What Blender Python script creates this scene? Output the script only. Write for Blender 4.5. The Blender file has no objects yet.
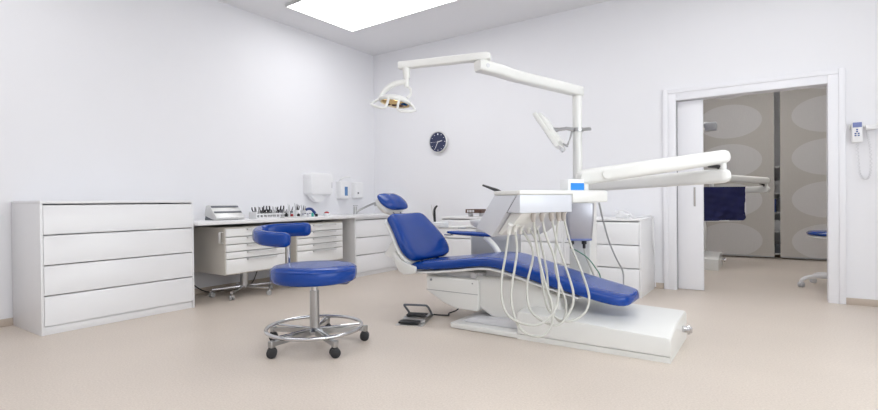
import bpy, bmesh, math, random
from mathutils import Vector, Matrix, Euler
random.seed(4)
S = bpy.context.scene
COL = S.collection
PI = math.pi
V = Vector

# ------------------------------------------------------------------ materials
def mat(name, color, rough=0.5, metal=0.0, coat=0.0, noise=0.0, nscale=30.0, bump=0.0, bscale=200.0, emit=None, estr=0.0, spec=0.5):
    m = bpy.data.materials.new(name); m.use_nodes = True
    nt = m.node_tree; b = nt.nodes['Principled BSDF']
    b.inputs['Base Color'].default_value = (*color, 1)
    b.inputs['Roughness'].default_value = rough
    b.inputs['Metallic'].default_value = metal
    b.inputs['Specular IOR Level'].default_value = spec
    if coat:
        b.inputs['Coat Weight'].default_value = coat
        b.inputs['Coat Roughness'].default_value = 0.12
    if emit:
        b.inputs['Emission Color'].default_value = (*emit, 1)
        b.inputs['Emission Strength'].default_value = estr
    tc = nt.nodes.new('ShaderNodeTexCoord')
    if noise:
        n = nt.nodes.new('ShaderNodeTexNoise'); n.inputs['Scale'].default_value = nscale; n.inputs['Detail'].default_value = 4
        r = nt.nodes.new('ShaderNodeMix'); r.data_type = 'RGBA'
        r.inputs[6].default_value = (*[c * (1 - noise) for c in color], 1)
        r.inputs[7].default_value = (*[min(1, c * (1 + noise)) for c in color], 1)
        nt.links.new(tc.outputs['Object'], n.inputs['Vector'])
        nt.links.new(n.outputs['Fac'], r.inputs[0])
        nt.links.new(r.outputs[2], b.inputs['Base Color'])
    if bump:
        n2 = nt.nodes.new('ShaderNodeTexNoise'); n2.inputs['Scale'].default_value = bscale; n2.inputs['Detail'].default_value = 3
        bp = nt.nodes.new('ShaderNodeBump'); bp.inputs['Strength'].default_value = bump; bp.inputs['Distance'].default_value = 0.002
        nt.links.new(tc.outputs['Object'], n2.inputs['Vector'])
        nt.links.new(n2.outputs['Fac'], bp.inputs['Height'])
        nt.links.new(bp.outputs['Normal'], b.inputs['Normal'])
    return m

M = {}
M['wall'] = mat('wall_paint', (0.80, 0.80, 0.825), 0.85, noise=0.012, nscale=3, bump=0.05, bscale=160, spec=0.2)
M['ceiling'] = mat('ceiling_paint', (0.76, 0.76, 0.78), 0.9, noise=0.01, nscale=3, spec=0.2)
M['trim'] = mat('door_lacquer', (0.80, 0.80, 0.83), 0.35, noise=0.01, nscale=4)
M['skirt'] = mat('coved_vinyl', (0.50, 0.425, 0.36), 0.5, noise=0.05, nscale=120)
M['lam'] = mat('white_laminate', (0.80, 0.80, 0.81), 0.32, noise=0.012, nscale=6)
M['gap'] = mat('dark_reveal', (0.30, 0.30, 0.31), 0.7, noise=0.05)
M['cart'] = mat('greige_steel', (0.60, 0.57, 0.52), 0.4, noise=0.02, nscale=8)
M['cartwhite'] = mat('cart_front_white', (0.84, 0.84, 0.83), 0.3, noise=0.01)
M['chrome'] = mat('chrome', (0.60, 0.60, 0.61), 0.10, metal=1.0, noise=0.03, nscale=12)
M['steel'] = mat('brushed_steel', (0.46, 0.46, 0.46), 0.28, metal=1.0, noise=0.06, nscale=40)
M['alu'] = mat('satin_aluminium', (0.72, 0.72, 0.71), 0.38, metal=0.85, noise=0.03, nscale=25)
M['foil'] = mat('brushed_dispenser_metal', (0.66, 0.66, 0.65), 0.42, metal=0.45, noise=0.05, nscale=25)
M['black'] = mat('black_plastic', (0.012, 0.012, 0.014), 0.38, noise=0.2)
M['rubber'] = mat('black_rubber', (0.02, 0.02, 0.022), 0.6, noise=0.2)
M['blue'] = mat('blue_leatherette', (0.001, 0.044, 0.27), 0.26, noise=0.08, nscale=20, bump=0.04, bscale=350, coat=0.12, spec=0.35)
M['navy'] = mat('navy_cloth', (0.004, 0.007, 0.075), 0.45, noise=0.3, nscale=9, bump=0.5, bscale=14)
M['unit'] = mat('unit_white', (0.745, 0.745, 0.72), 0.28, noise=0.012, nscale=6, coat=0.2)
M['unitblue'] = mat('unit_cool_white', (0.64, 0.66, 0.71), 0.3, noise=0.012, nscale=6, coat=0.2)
M['unitgrey'] = mat('unit_grey', (0.42, 0.43, 0.46), 0.35, noise=0.03, nscale=8)
M['canister'] = mat('canister_silver', (0.42, 0.42, 0.46), 0.3, metal=0.6, noise=0.04, nscale=8)
M['rimblue'] = mat('canister_blue_rim', (0.16, 0.20, 0.42), 0.35, noise=0.05)
M['hose'] = mat('hose_silicone', (0.52, 0.52, 0.48), 0.42, noise=0.03)
M['hosegrey'] = mat('hose_grey', (0.36, 0.36, 0.36), 0.45, noise=0.05)
M['green'] = mat('green_wire', (0.05, 0.22, 0.14), 0.5, noise=0.1)
M['connector'] = mat('connector_taupe', (0.42, 0.38, 0.35), 0.45, noise=0.05)
M['gold'] = mat('gold_reflector', (0.80, 0.62, 0.32), 0.08, metal=1.0, noise=0.1, nscale=60)
M['cyan'] = mat('cyan_print', (0.012, 0.24, 0.72), 0.5, noise=0.03)
M['card'] = mat('white_card', (0.82, 0.83, 0.84), 0.6, noise=0.02)
M['clockface'] = mat('clock_face', (0.022, 0.030, 0.085), 0.4, noise=0.15, nscale=40)
M['plastic'] = mat('white_plastic', (0.80, 0.80, 0.81), 0.35, noise=0.01)
M['softgrey'] = mat('pale_grey_plastic', (0.62, 0.62, 0.64), 0.4, noise=0.02)
M['paper'] = mat('paper_towel', (0.82, 0.82, 0.83), 0.9, noise=0.02, nscale=40)
M['soapwin'] = mat('soap_window_blue', (0.10, 0.22, 0.45), 0.2, noise=0.2, nscale=20)
M['red'] = mat('red_plastic', (0.38, 0.02, 0.03), 0.4, noise=0.1)
M['teal'] = mat('teal_plastic', (0.05, 0.42, 0.36), 0.4, noise=0.1)
M['bluetube'] = mat('blue_tube', (0.02, 0.05, 0.22), 0.4, noise=0.2)
M['brown'] = mat('brown_case', (0.10, 0.05, 0.035), 0.35, noise=0.2, nscale=40)
M['deskgrey'] = mat('shelf_grey', (0.40, 0.40, 0.41), 0.5, noise=0.03)
M['bookgrey'] = mat('box_grey', (0.12, 0.13, 0.15), 0.5, noise=0.1)
M['bookblue'] = mat('box_blue', (0.03, 0.07, 0.28), 0.5, noise=0.1)
M['panel'] = mat('lit_diffuser', (0.9, 0.9, 0.9), 0.5, emit=(0.985, 0.99, 1.0), estr=3.6)
M['panel3'] = mat('lit_diffuser_bright', (0.9, 0.9, 0.9), 0.5, emit=(0.985, 0.99, 1.0), estr=3.6)
M['panel5'] = mat('added_diffuser_full', (0.9, 0.9, 0.9), 0.5, emit=(0.985, 0.99, 1.0), estr=4.9)
M['panel4'] = mat('added_diffuser_soft', (0.9, 0.9, 0.9), 0.5, emit=(0.975, 0.985, 1.0), estr=2.4)
M['panel2'] = mat('added_diffuser_far', (0.9, 0.9, 0.9), 0.5, emit=(1.0, 0.985, 0.96), estr=13.0)

def floor_mat():
    m = bpy.data.materials.new('vinyl_floor'); m.use_nodes = True
    nt = m.node_tree; b = nt.nodes['Principled BSDF']
    tc = nt.nodes.new('ShaderNodeTexCoord')
    n = nt.nodes.new('ShaderNodeTexNoise'); n.inputs['Scale'].default_value = 95; n.inputs['Detail'].default_value = 6; n.inputs['Roughness'].default_value = 0.75
    n2 = nt.nodes.new('ShaderNodeTexNoise'); n2.inputs['Scale'].default_value = 1.3; n2.inputs['Detail'].default_value = 3
    cr = nt.nodes.new('ShaderNodeValToRGB')
    cr.color_ramp.elements[0].position = 0.32; cr.color_ramp.elements[0].color = (0.57, 0.495, 0.427, 1)
    cr.color_ramp.elements[1].position = 0.70; cr.color_ramp.elements[1].color = (0.74, 0.66, 0.585, 1)
    mx = nt.nodes.new('ShaderNodeMix'); mx.data_type = 'RGBA'; mx.blend_type = 'MULTIPLY'; mx.inputs[0].default_value = 0.12
    nt.links.new(tc.outputs['Object'], n.inputs['Vector']); nt.links.new(tc.outputs['Object'], n2.inputs['Vector'])
    nt.links.new(n.outputs['Fac'], cr.inputs['Fac'])
    nt.links.new(cr.outputs['Color'], mx.inputs[6]); nt.links.new(n2.outputs['Fac'], mx.inputs[7])
    nt.links.new(mx.outputs[2], b.inputs['Base Color'])
    b.inputs['Roughness'].default_value = 0.42
    b.inputs['Specular IOR Level'].default_value = 0.4
    return m
M['floor'] = floor_mat()

def curtain_mat():
    m = bpy.data.materials.new('linen_with_ovals'); m.use_nodes = True
    nt = m.node_tree; b = nt.nodes['Principled BSDF']
    tc = nt.nodes.new('ShaderNodeTexCoord'); sp = nt.nodes.new('ShaderNodeSeparateXYZ')
    nt.links.new(tc.outputs['Object'], sp.inputs[0])
    def math_(op, a, bv=None):
        n = nt.nodes.new('ShaderNodeMath'); n.operation = op
        if isinstance(a, (int, float)): n.inputs[0].default_value = a
        else: nt.links.new(a, n.inputs[0])
        if bv is not None:
            if isinstance(bv, (int, float)): n.inputs[1].default_value = bv
            else: nt.links.new(bv, n.inputs[1])
        return n.outputs[0]
    z = math_('MODULO', math_('ADD', sp.outputs['Z'], 0.07), 0.67)
    z = math_('DIVIDE', math_('SUBTRACT', z, 0.335), 0.285)
    x = math_('DIVIDE', sp.outputs['X'], 0.47)
    r = math_('ADD', math_('MULTIPLY', x, x), math_('MULTIPLY', z, z))
    f = math_('LESS_THAN', r, 1.0)
    mx = nt.nodes.new('ShaderNodeMix'); mx.data_type = 'RGBA'
    mx.inputs[6].default_value = (0.56, 0.535, 0.50, 1); mx.inputs[7].default_value = (0.66, 0.645, 0.635, 1)
    nt.links.new(f, mx.inputs[0])
    w = nt.nodes.new('ShaderNodeTexNoise'); w.inputs['Scale'].default_value = 60
    mp = nt.nodes.new('ShaderNodeMapping'); mp.inputs['Scale'].default_value = (6, 1, 0.3)
    nt.links.new(tc.outputs['Object'], mp.inputs[0]); nt.links.new(mp.outputs[0], w.inputs['Vector'])
    m2 = nt.nodes.new('ShaderNodeMix'); m2.data_type = 'RGBA'; m2.blend_type = 'MULTIPLY'; m2.inputs[0].default_value = 0.15
    nt.links.new(mx.outputs[2], m2.inputs[6]); nt.links.new(w.outputs['Fac'], m2.inputs[7])
    nt.links.new(m2.outputs[2], b.inputs['Base Color'])
    b.inputs['Roughness'].default_value = 0.9
    return m
M['curtain'] = curtain_mat()

# ------------------------------------------------------------------ mesh helpers
class MB:
    def __init__(s): s.bm = bmesh.new()
    def _add(s, verts, faces):
        vs = [s.bm.verts.new(v) for v in verts]
        for f in faces:
            try: s.bm.faces.new([vs[i] for i in f])
            except ValueError: pass
        return vs
    def box(s, x0, x1, y0, y1, z0, z1, bev=0.0, seg=2, mtx=None):
        b = bmesh.new()
        bmesh.ops.create_cube(b, size=1)
        sx, sy, sz = abs(x1-x0), abs(y1-y0), abs(z1-z0)
        for v in b.verts:
            v.co = V(((x0+x1)/2 + v.co.x*sx, (y0+y1)/2 + v.co.y*sy, (z0+z1)/2 + v.co.z*sz))
        if bev > 0:
            bmesh.ops.bevel(b, geom=b.edges[:], offset=min(bev, min(sx, sy, sz)*0.48), segments=seg, profile=0.5, affect='EDGES')
        if mtx: bmesh.ops.transform(b, matrix=mtx, verts=b.verts)
        s.merge(b); return s
    def merge(s, b):
        me = bpy.data.meshes.new('tmp'); b.to_mesh(me); b.free(); s.bm.from_mesh(me); bpy.data.meshes.remove(me)
    def prism(s, poly, y0, y1, axis='y', bev=0.0, seg=2, mtx=None):
        """polygon in the two other axes, extruded along axis"""
        b = bmesh.new()
        def P(u, v, h):
            return V((u, h, v)) if axis == 'y' else (V((h, u, v)) if axis == 'x' else V((u, v, h)))
        a = [b.verts.new(P(u, v, y0)) for u, v in poly]; c = [b.verts.new(P(u, v, y1)) for u, v in poly]
        n = len(poly)
        b.faces.new(a); b.faces.new(c[::-1])
        for i in range(n): b.faces.new([a[i], c[i], c[(i+1) % n], a[(i+1) % n]])
        bmesh.ops.recalc_face_normals(b, faces=b.faces)
        if bev: bmesh.ops.bevel(b, geom=b.edges[:], offset=bev, segments=seg, profile=0.5, affect='EDGES')
        if mtx: bmesh.ops.transform(b, matrix=mtx, verts=b.verts)
        s.merge(b); return s
    def tube(s, pts, r, n=10, smooth=0, caps=True, closed=False):
        pts = [V(p) for p in pts]
        rs = r if isinstance(r, (list, tuple)) else [r]*len(pts)
        if smooth: pts, rs = catmull(pts, rs, smooth, closed)
        N = len(pts); rings = []
        def tan(i):
            if closed: return (pts[(i+1) % N]-pts[i-1]).normalized()
            return (pts[min(i+1, N-1)]-pts[max(i-1, 0)]).normalized()
        t0 = tan(0); up = V((0, 0, 1)) if abs(t0.z) < 0.9 else V((1, 0, 0))
        u = t0.cross(up).normalized()
        for i in range(N):
            t = tan(i); u = (u - t*u.dot(t))
            u = u.normalized() if u.length > 1e-6 else t.orthogonal().normalized()
            w = t.cross(u)
            rings.append([s.bm.verts.new(pts[i] + (u*math.cos(2*PI*k/n) + w*math.sin(2*PI*k/n))*rs[i]) for k in range(n)])
        for i in range(N if closed else N-1):
            A, B = rings[i], rings[(i+1) % N]
            for k in range(n): s.bm.faces.new([A[k], A[(k+1) % n], B[(k+1) % n], B[k]])
        if caps and not closed:
            s.bm.faces.new(rings[0][::-1]); s.bm.faces.new(rings[-1])
        return s
    def cyl(s, a, b, r, r2=None, n=20):
        return s.tube([a, b], [r, r if r2 is None else r2], n=n)
    def lathe(s, prof, c=(0, 0, 0), n=32, mtx=None, caps=True):
        """prof = [(r,z)...] bottom to top"""
        b = bmesh.new(); rings = []
        for r, z in prof:
            if r < 1e-5: rings.append([b.verts.new((c[0], c[1], c[2]+z))])
            else: rings.append([b.verts.new((c[0]+r*math.cos(2*PI*k/n), c[1]+r*math.sin(2*PI*k/n), c[2]+z)) for k in range(n)])
        for A, B in zip(rings, rings[1:]):
            for k in range(n):
                if len(A) == 1 and len(B) == 1: continue
                if len(A) == 1: b.faces.new([A[0], B[(k+1) % n], B[k]])
                elif len(B) == 1: b.faces.new([A[k], A[(k+1) % n], B[0]])
                else: b.faces.new([A[k], A[(k+1) % n], B[(k+1) % n], B[k]])
        for R, rev in ((rings[0], True), (rings[-1], False)):
            if len(R) > 1 and caps: b.faces.new(R[::-1] if rev else R)
        if mtx: bmesh.ops.transform(b, matrix=mtx, verts=b.verts)
        s.merge(b); return s
    def loft(s, rings, caps=True, closed=False):
        """rings of equal length point lists"""
        R = [[s.bm.verts.new(V(p)) for p in r] for r in rings]; n = len(R[0])
        m = len(R)
        for i in range(m if closed else m-1):
            A, B = R[i], R[(i+1) % m]
            for k in range(n): s.bm.faces.new([A[k], A[(k+1) % n], B[(k+1) % n], B[k]])
        if caps and not closed:
            s.bm.faces.new(R[0][::-1]); s.bm.faces.new(R[-1])
        return s
    def sphere(s, c, rx, ry=None, rz=None, mtx=None, u=20, v=12):
        b = bmesh.new(); bmesh.ops.create_uvsphere(b, u_segments=u, v_segments=v, radius=1)
        for w in b.verts: w.co = V((w.co.x*rx, w.co.y*(ry or rx), w.co.z*(rz or rx)))
        if mtx: bmesh.ops.transform(b, matrix=mtx, verts=b.verts)
        for w in b.verts: w.co += V(c)
        s.merge(b); return s
    def build(s, name, m, parent=None, angle=35, subsurf=0, kind=None):
        bmesh.ops.recalc_face_normals(s.bm, faces=s.bm.faces)
        off = V((0, 0, 0)); q = parent
        while q: off += q.location; q = q.parent
        for v in s.bm.verts: v.co -= off
        me = bpy.data.meshes.new(name); s.bm.to_mesh(me); s.bm.free()
        for p in me.polygons: p.use_smooth = True
        if not subsurf: me.set_sharp_from_angle(angle=math.radians(angle))
        me.materials.append(M[m] if isinstance(m, str) else m)
        o = bpy.data.objects.new(name, me); COL.objects.link(o)
        if parent: o.parent = parent
        if kind: o['kind'] = kind
        if subsurf:
            sm = o.modifiers.new('subdivision', 'SUBSURF'); sm.levels = subsurf; sm.render_levels = subsurf
        return o

def catmull(pts, rs, k, closed=False):
    out, ro = [], []; n = len(pts)
    for i in range(n if closed else n-1):
        def g(j): return (pts[j % n] if closed else pts[max(0, min(n-1, j))])
        p0, p1, p2, p3 = g(i-1), g(i), g(i+1), g(i+2)
        for q in range(k):
            t = q/k
            out.append(0.5*((2*p1)+(p2-p0)*t+(2*p0-5*p1+4*p2-p3)*t*t+(3*p1-p0-3*p2+p3)*t**3))
            ro.append(rs[i]*(1-t)+rs[(i+1) % n]*t)
    if not closed: out.append(pts[-1]); ro.append(rs[-1])
    return out, ro

def rrect(w, h, r, n=5):
    """rounded rectangle outline centred at 0 in (u,v)"""
    r = min(r, w/2*0.99, h/2*0.99); P = []
    for cx, cy, a0 in ((w/2-r, h/2-r, 0), (-w/2+r, h/2-r, PI/2), (-w/2+r, -h/2+r, PI), (w/2-r, -h/2+r, 1.5*PI)):
        for i in range(n+1):
            a = a0 + PI/2*i/n; P.append((cx+r*math.cos(a), cy+r*math.sin(a)))
    return P

def empty(name, loc, label, cat, group=None, rz=0.0):
    o = bpy.data.objects.new(name, None); o.empty_display_size = 0.1; COL.objects.link(o)
    o.location = loc; o.rotation_euler = (0, 0, rz)
    return tag(o, label, cat, group)
def tag(o, label, cat, group=None):
    o['label'] = label; o['category'] = cat
    if group: o['group'] = group
    return o
def struct(o): o['kind'] = 'structure'; return o
def copy_tree(o, parent=None):
    c = o.copy(); COL.objects.link(c)
    if parent: c.parent = parent
    for ch in list(o.children): copy_tree(ch, c)
    return c
def dup(root, loc, rz=None, label=None, group=None):
    c = copy_tree(root); c.location = loc
    if rz is not None: c.rotation_euler = (0, 0, rz)
    if label: c['label'] = label
    if group: c['group'] = group
    return c
def frame(origin, xdir, zhint=V((0, 0, 1))):
    x = V(xdir).normalized(); y = zhint.cross(x).normalized(); z = x.cross(y)
    return Matrix(((x.x, y.x, z.x, origin[0]), (x.y, y.y, z.y, origin[1]), (x.z, y.z, z.z, origin[2]), (0, 0, 0, 1)))

# ------------------------------------------------------------------ room
H = 3.333; XR = 7.6; YB = -7.3; XA = 0.0; DX0, DX1, DZ = 4.393, 5.698, 2.072
RY = 4.2; RX0, RX1 = 3.1, 7.6
struct(MB().box(-0.15, XR+0.15, YB-0.15, RY+0.15, -0.12, 0).build('floor', 'floor'))
struct(MB().box(-0.15, XR+0.15, YB-0.15, RY+0.15, H, H+0.12).build('ceiling', 'ceiling'))
struct(MB().box(-0.15, 0, YB, 0.13, 0, H).build('wall_left', 'wall'))
WZ0, WZ1 = 0.85, 2.75
def wall_with_hole(name, axis, a0, a1, h0, h1, at0, at1):
    m_ = MB()
    def bb_(u0, u1, z0, z1):
        if axis == 'y': m_.box(at0, at1, u0, u1, z0, z1)
        else: m_.box(u0, u1, at0, at1, z0, z1)
    bb_(a0, h0, 0, H); bb_(h1, a1, 0, H); bb_(h0, h1, 0, WZ0); bb_(h0, h1, WZ1, H)
    struct(m_.build(name, 'wall'))
wall_with_hole('wall_right', 'y', YB, RY, -6.3, -2.0, XR, XR+0.15)
struct(MB().box(-0.15, XR+0.15, YB-0.15, YB, 0, H).build('wall_front', 'wall'))
def window(name, axis, h0, h1, at):
    fr = MB(); t = 0.05; n = 4
    def bb_(m_, u0, u1, z0, z1, d0=0.0, d1=0.06):
        if axis == 'y': m_.box(at+d0, at+d1, u0, u1, z0, z1)
        else: m_.box(u0, u1, at-d1, at-d0, z0, z1)
    bb_(fr, h0, h1, WZ0, WZ0+t); bb_(fr, h0, h1, WZ1-t, WZ1)
    for k in range(n+1):
        u = h0 + (h1-h0-t)*k/n; bb_(fr, u, u+t, WZ0+t, WZ1-t)
    fo_w = struct(fr.build(name, 'trim'))
    g = MB(); bb_(g, h0+t, h1-t, WZ0+t, WZ1-t, 0.028, 0.032); g.build('window_pane', 'pane', fo_w)
    L = bpy.data.lights.new(name+'_daylight', 'AREA'); L.shape = 'RECTANGLE'; L.size = h1-h0; L.size_y = WZ1-WZ0; L.cycles.is_portal = True
    lo = bpy.data.objects.new(name+'_daylight', L); COL.objects.link(lo)
    if axis == 'y': lo.location = (at+0.10, (h0+h1)/2, (WZ0+WZ1)/2); lo.rotation_euler = (PI/2, 0, PI/2)
    else: lo.location = ((h0+h1)/2, at-0.10, (WZ0+WZ1)/2); lo.rotation_euler = (-PI/2, 0, PI)
m_ = bpy.data.materials.new('clear_pane'); m_.use_nodes = True; nt_ = m_.node_tree
tb_ = nt_.nodes.new('ShaderNodeBsdfTransparent'); tb_.inputs[0].default_value = (0.94, 0.96, 0.96, 1)
nt_.links.new(tb_.outputs[0], nt_.nodes['Material Output'].inputs[0]); M['pane'] = m_
window('added_window_1', 'y', -6.3, -2.0, XR)  # unseen window, added so daylight brightens the faces turned to the right
JX0, JX1, JZ = DX0-0.02, DX1+0.02, DZ+0.02
w = MB()
w.box(0, JX0, 0, 0.13, 0, H); w.box(JX1, XR, 0, 0.13, 0, H); w.box(JX0, JX1, 0, 0.13, JZ, H)
struct(w.build('wall_back', 'wall'))
struct(MB().box(RX0-0.15, RX0, 0.13, RY, 0, H).build('wall_side', 'wall'))
struct(MB().box(RX0-0.15, XR, RY, RY+0.15, 0, H).build('wall_far', 'wall'))
# coved skirting
def skirt(name, x0, x1, y0, y1): struct(MB().box(x0, x1, y0, y1, 0, 0.062, 0.004).build(name, 'skirt'))
skirt('baseboard_left', 0, 0.012, YB, -0.0)
b = MB(); b.box(0.012, DX0-0.13, -0.012, 0, 0, 0.062, 0.004); b.box(DX1+0.13, XR, -0.012, 0, 0, 0.062, 0.004)
struct(b.build('baseboard_back', 'skirt'))
skirt('baseboard_right', XR-0.012, XR, YB, 0)
skirt('baseboard_far', RX0, XR, RY-0.012, RY)
# door casing : flat boards with a raised outer fillet, plus jamb lining
c = MB()
CW = 0.125; fo_ = 0.045
for x0, x1 in ((DX0-CW, DX0), (DX1, DX1+CW)):
    c.box(x0+(fo_ if x0 < DX0-0.01 else 0), x1-(fo_ if x1 > DX1+0.01 else 0), -0.022, 0, 0, DZ+CW-fo_, 0.002)
c.box(DX0, DX1, -0.022, 0, DZ, DZ+CW-fo_, 0.002)
fo = 0.045
c.box(DX0-CW-0.004, DX0-CW+fo, -0.030, 0, 0, DZ+CW+0.004, 0.004); c.box(DX1+CW-fo, DX1+CW+0.004, -0.030, 0, 0, DZ+CW+0.004, 0.004)
c.box(DX0-CW+fo, DX1+CW-fo, -0.030, 0, DZ+CW-fo, DZ+CW+0.004, 0.004)
struct(c.build('trim_1', 'trim'))
j = MB(); j.box(JX0, DX0, 0, 0.13, 0, DZ); j.box(DX1, JX1, 0, 0.13, 0, DZ); j.box(JX0, JX1, 0, 0.13, DZ, JZ)
struct(j.build('trim_2', 'trim'))
# sliding door leaf, mostly drawn into its pocket
dl = struct(MB().box(4.40, 4.650, 0.045, 0.085, 0.008, DZ-0.006, 0.002).build('door_1', 'trim'))
hd = MB().box(4.555, 4.577, 0.040, 0.047, 0.915, 1.125, 0.004).build('door_handle', 'steel', dl)
hd2 = MB().box(4.562, 4.570, 0.037, 0.0405, 0.925, 1.115).build('handle_recess', 'connector', hd)
# dark strip painted as the shadow in the gap between left jamb and leaf
struct(MB().box(DX0+0.0005, DX0+0.006, 0.03, 0.05, 0.0, DZ).build('jamb_shadow_strip', 'gap'))

# ------------------------------------------------------------------ ceiling lights
def turn(r, px, py, a):
    d = Matrix.Rotation(a, 3, 'Z') @ V((r.location.x-px, r.location.y-py, 0)); r.location.x = px+d.x; r.location.y = py+d.y; r.rotation_euler.z = a
def ceiling_light(x0, x1, y0, y1, label, diff='panel', drop=0.035):
    cx, cy = (x0+x1)/2, (y0+y1)/2
    r = empty('ceiling_light', (cx, cy, H-drop), label, 'ceiling light', 'ceiling light panels')
    t = 0.014
    f = MB(); f.box(x0, x1, y0, y0+t, H-drop, H, 0.002); f.box(x0, x1, y1-t, y1, H-drop, H, 0.002)
    f.box(x0, x0+t, y0+t, y1-t, H-drop, H, 0.002); f.box(x1-t, x1, y0+t, y1-t, H-drop, H, 0.002)
    f.build('light_frame', 'alu', r)
    MB().box(x0+t, x1-t, y0+t, y1-t, H-drop+0.006, H-0.004).build('diffuser', diff, r)
    return r
turn(ceiling_light(0.575, 2.95, -2.15, -1.065, 'large glowing rectangular ceiling panel in a thin grey frame'), 0.575, -1.065, -0.03)
ceiling_light(4.0, 6.4, -2.15, -1.065, 'unseen ceiling panel added to light the sliding door side of the room', 'panel4')  # extra panel out of view, added to brighten the door side
ceiling_light(0.575, 2.95, -5.6, -4.5, 'unseen ceiling panel added for light above the white dresser by the left wall', 'panel4')  # added panel out of view, soft fill for the left wall end
ceiling_light(4.0, 6.4, -5.6, -4.5, 'unseen ceiling panel added to light the open floor in front of the dental chair', 'panel5')  # invented panel out of view, brightens the foreground floor
ceiling_light(4.6, 5.8, 1.6, 2.3, 'small unseen ceiling panel added to light the room beyond the sliding door', 'panel2')  # added lamp out of view, lifts the brightness of the far room

# ------------------------------------------------------------------ chests of drawers
def chest(name, width, depth, height, n, label, plinth=0.06, group=None, cat='chest of drawers'):
    """local: front faces -Y, spans x 0..width, y 0(front)..depth, origin at floor front left"""
    r = empty(name, (0, 0, 0), label, cat, group)
    t = 0.018
    b = MB()
    b.box(0, t, 0, depth, 0, height-0.024, 0.0015); b.box(width-t, width, 0, depth, 0, height-0.024, 0.0015)
    b.box(t, width-t, depth-0.01, depth, 0.03, height-0.024)
    b.box(t, width-t, 0.02, depth-0.01, plinth-0.012, plinth-0.002)
    b.build('carcass', 'lam', r)
    MB().box(0, width, -0.001, depth, height-0.024, height, 0.002).build('top_panel', 'lam', r)
    MB().box(t, width-t, 0.012, 0.03, 0.0, plinth-0.012, 0.001).build('plinth', 'lam', r)
    fz0 = plinth; fz1 = height-0.034; gap = 0.007
    fh = (fz1-fz0+gap)/n - gap
    for i in range(n):
        z0 = fz0 + i*(fh+gap)
        d = MB()
        d.prism([(-0.002, z0), (0.016, z0), (0.016, z0+fh-0.002), (0.010, z0+fh), (-0.002, z0+fh-0.010)], t+0.002, width-t-0.002, axis='x', bev=0.001, seg=1)
        d.box(t+0.01, width-t-0.01, 0.016, depth-0.03, z0+0.01, z0+fh-0.05)
        d.build('drawer', 'lam', r)
    return r
# left wall dresser: front faces +X
dresser = chest('dresser', 1.195, 0.645, 1.035, 4, 'wide white four-drawer dresser against the left wall, tallest cabinet in the room', 0.072, cat='dresser')
dresser.location = (0.665, -4.545, 0); dresser.rotation_euler = (0, 0, PI/2)
sinkc = chest('sink_cabinet', 0.86, 0.66, 0.79, 3, 'white three-drawer base cabinet below the sink tap, end of the worktop', cat='cabinet')
sinkc.location = (0.72, -1.205, 0); sinkc.rotation_euler = (0, 0, PI/2)
bc = chest('drawer_chest', 0.805, 0.66, 0.80, 3, 'white three-drawer chest beside the sliding door with tangled white cable on top', group='white chests along the back wall')
bc.location = (3.365, -0.70, 0)
dup(bc, (2.555, -0.70, 0), label='white three-drawer chest behind the hanging hoses, second from the sliding door', group='white chests along the back wall')
dup(bc, (1.745, -0.70, 0), label='white three-drawer chest behind the spittoon and blue armrest', group='white chests along the back wall')

# ------------------------------------------------------------------ worktop with inset basin
SX0, SX1, SY0, SY1 = 0.16, 0.56, -0.60, -0.20
wt = MB(); z0, z1 = 0.79, 0.824
wt.box(0.0, 0.745, -3.346, SY0, z0, z1, 0.003); wt.box(0.0, SX0, SY0, SY1, z0, z1); wt.box(SX1, 0.745, SY0, SY1, z0, z1)
wt.box(0.0, 0.745, SY1, -0.012, z0, z1)
wk = tag(wt.build('worktop', 'lam'), 'long white worktop along the left wall over the drawer carts', 'worktop')
sb = MB(); e = 0.001
sb.box(SX0-0.015, SX1+0.015, SY0-0.015, SY0+0.006, z1+e, z1+0.007, 0.002); sb.box(SX0-0.015, SX1+0.015, SY1-0.006, SY1+0.015, z1+e, z1+0.007, 0.002)
sb.box(SX0-0.015, SX0+0.006, SY0+0.006, SY1-0.006, z1+e, z1+0.007, 0.002); sb.box(SX1-0.006, SX1+0.015, SY0+0.006, SY1-0.006, z1+e, z1+0.007, 0.002)
sb.box(SX0+e, SX0+0.006, SY0+e, SY1-e, z1-0.031, z1+e); sb.box(SX1-0.006, SX1-e, SY0+e, SY1-e, z1-0.031, z1+e)
sb.box(SX0+0.006, SX1-0.006, SY0+e, SY0+0.006, z1-0.031, z1+e); sb.box(SX0+0.006, SX1-0.006, SY1-0.006, SY1-e, z1-0.031, z1+e)
sb.box(SX0+e, SX1-e, SY0+e, SY1-e, z1-0.033, z1-0.030)
tag(sb.build('sink_basin', 'plastic'), 'white inset sink basin in the worktop in front of the tap', 'sink')
# tap
t = empty('sink_tap', (0.20, -0.66, z1), 'chrome lever tap with long slanted spout on the worktop', 'tap')
b = MB(); b.lathe([(0.030, 0), (0.030, 0.01), (0.027, 0.014), (0.027, 0.10), (0.020, 0.112), (0, 0.112)], (0.20, -0.66, z1), 24)
b.build('tap_body', 'steel', t)
MB().box(0.188, 0.212, -0.695, -0.615, z1+0.116, z1+0.130, 0.004).build('lever', 'steel', t)
MB().tube([(0.205, -0.645, z1+0.03), (0.24, -0.56, z1+0.075), (0.275, -0.40, z1+0.135), (0.29, -0.33, z1+0.155), (0.292, -0.315, z1+0.140)], [0.016, 0.015, 0.015, 0.017, 0.018], 14, smooth=4).build('spout', 'steel', t)
MB().lathe([(0.020, -0.03), (0.024, 0.0), (0.024, 0.022), (0.010, 0.035)], (0.292, -0.315, z1+0.140), 18).build('spray_head', 'steel', t)

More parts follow.
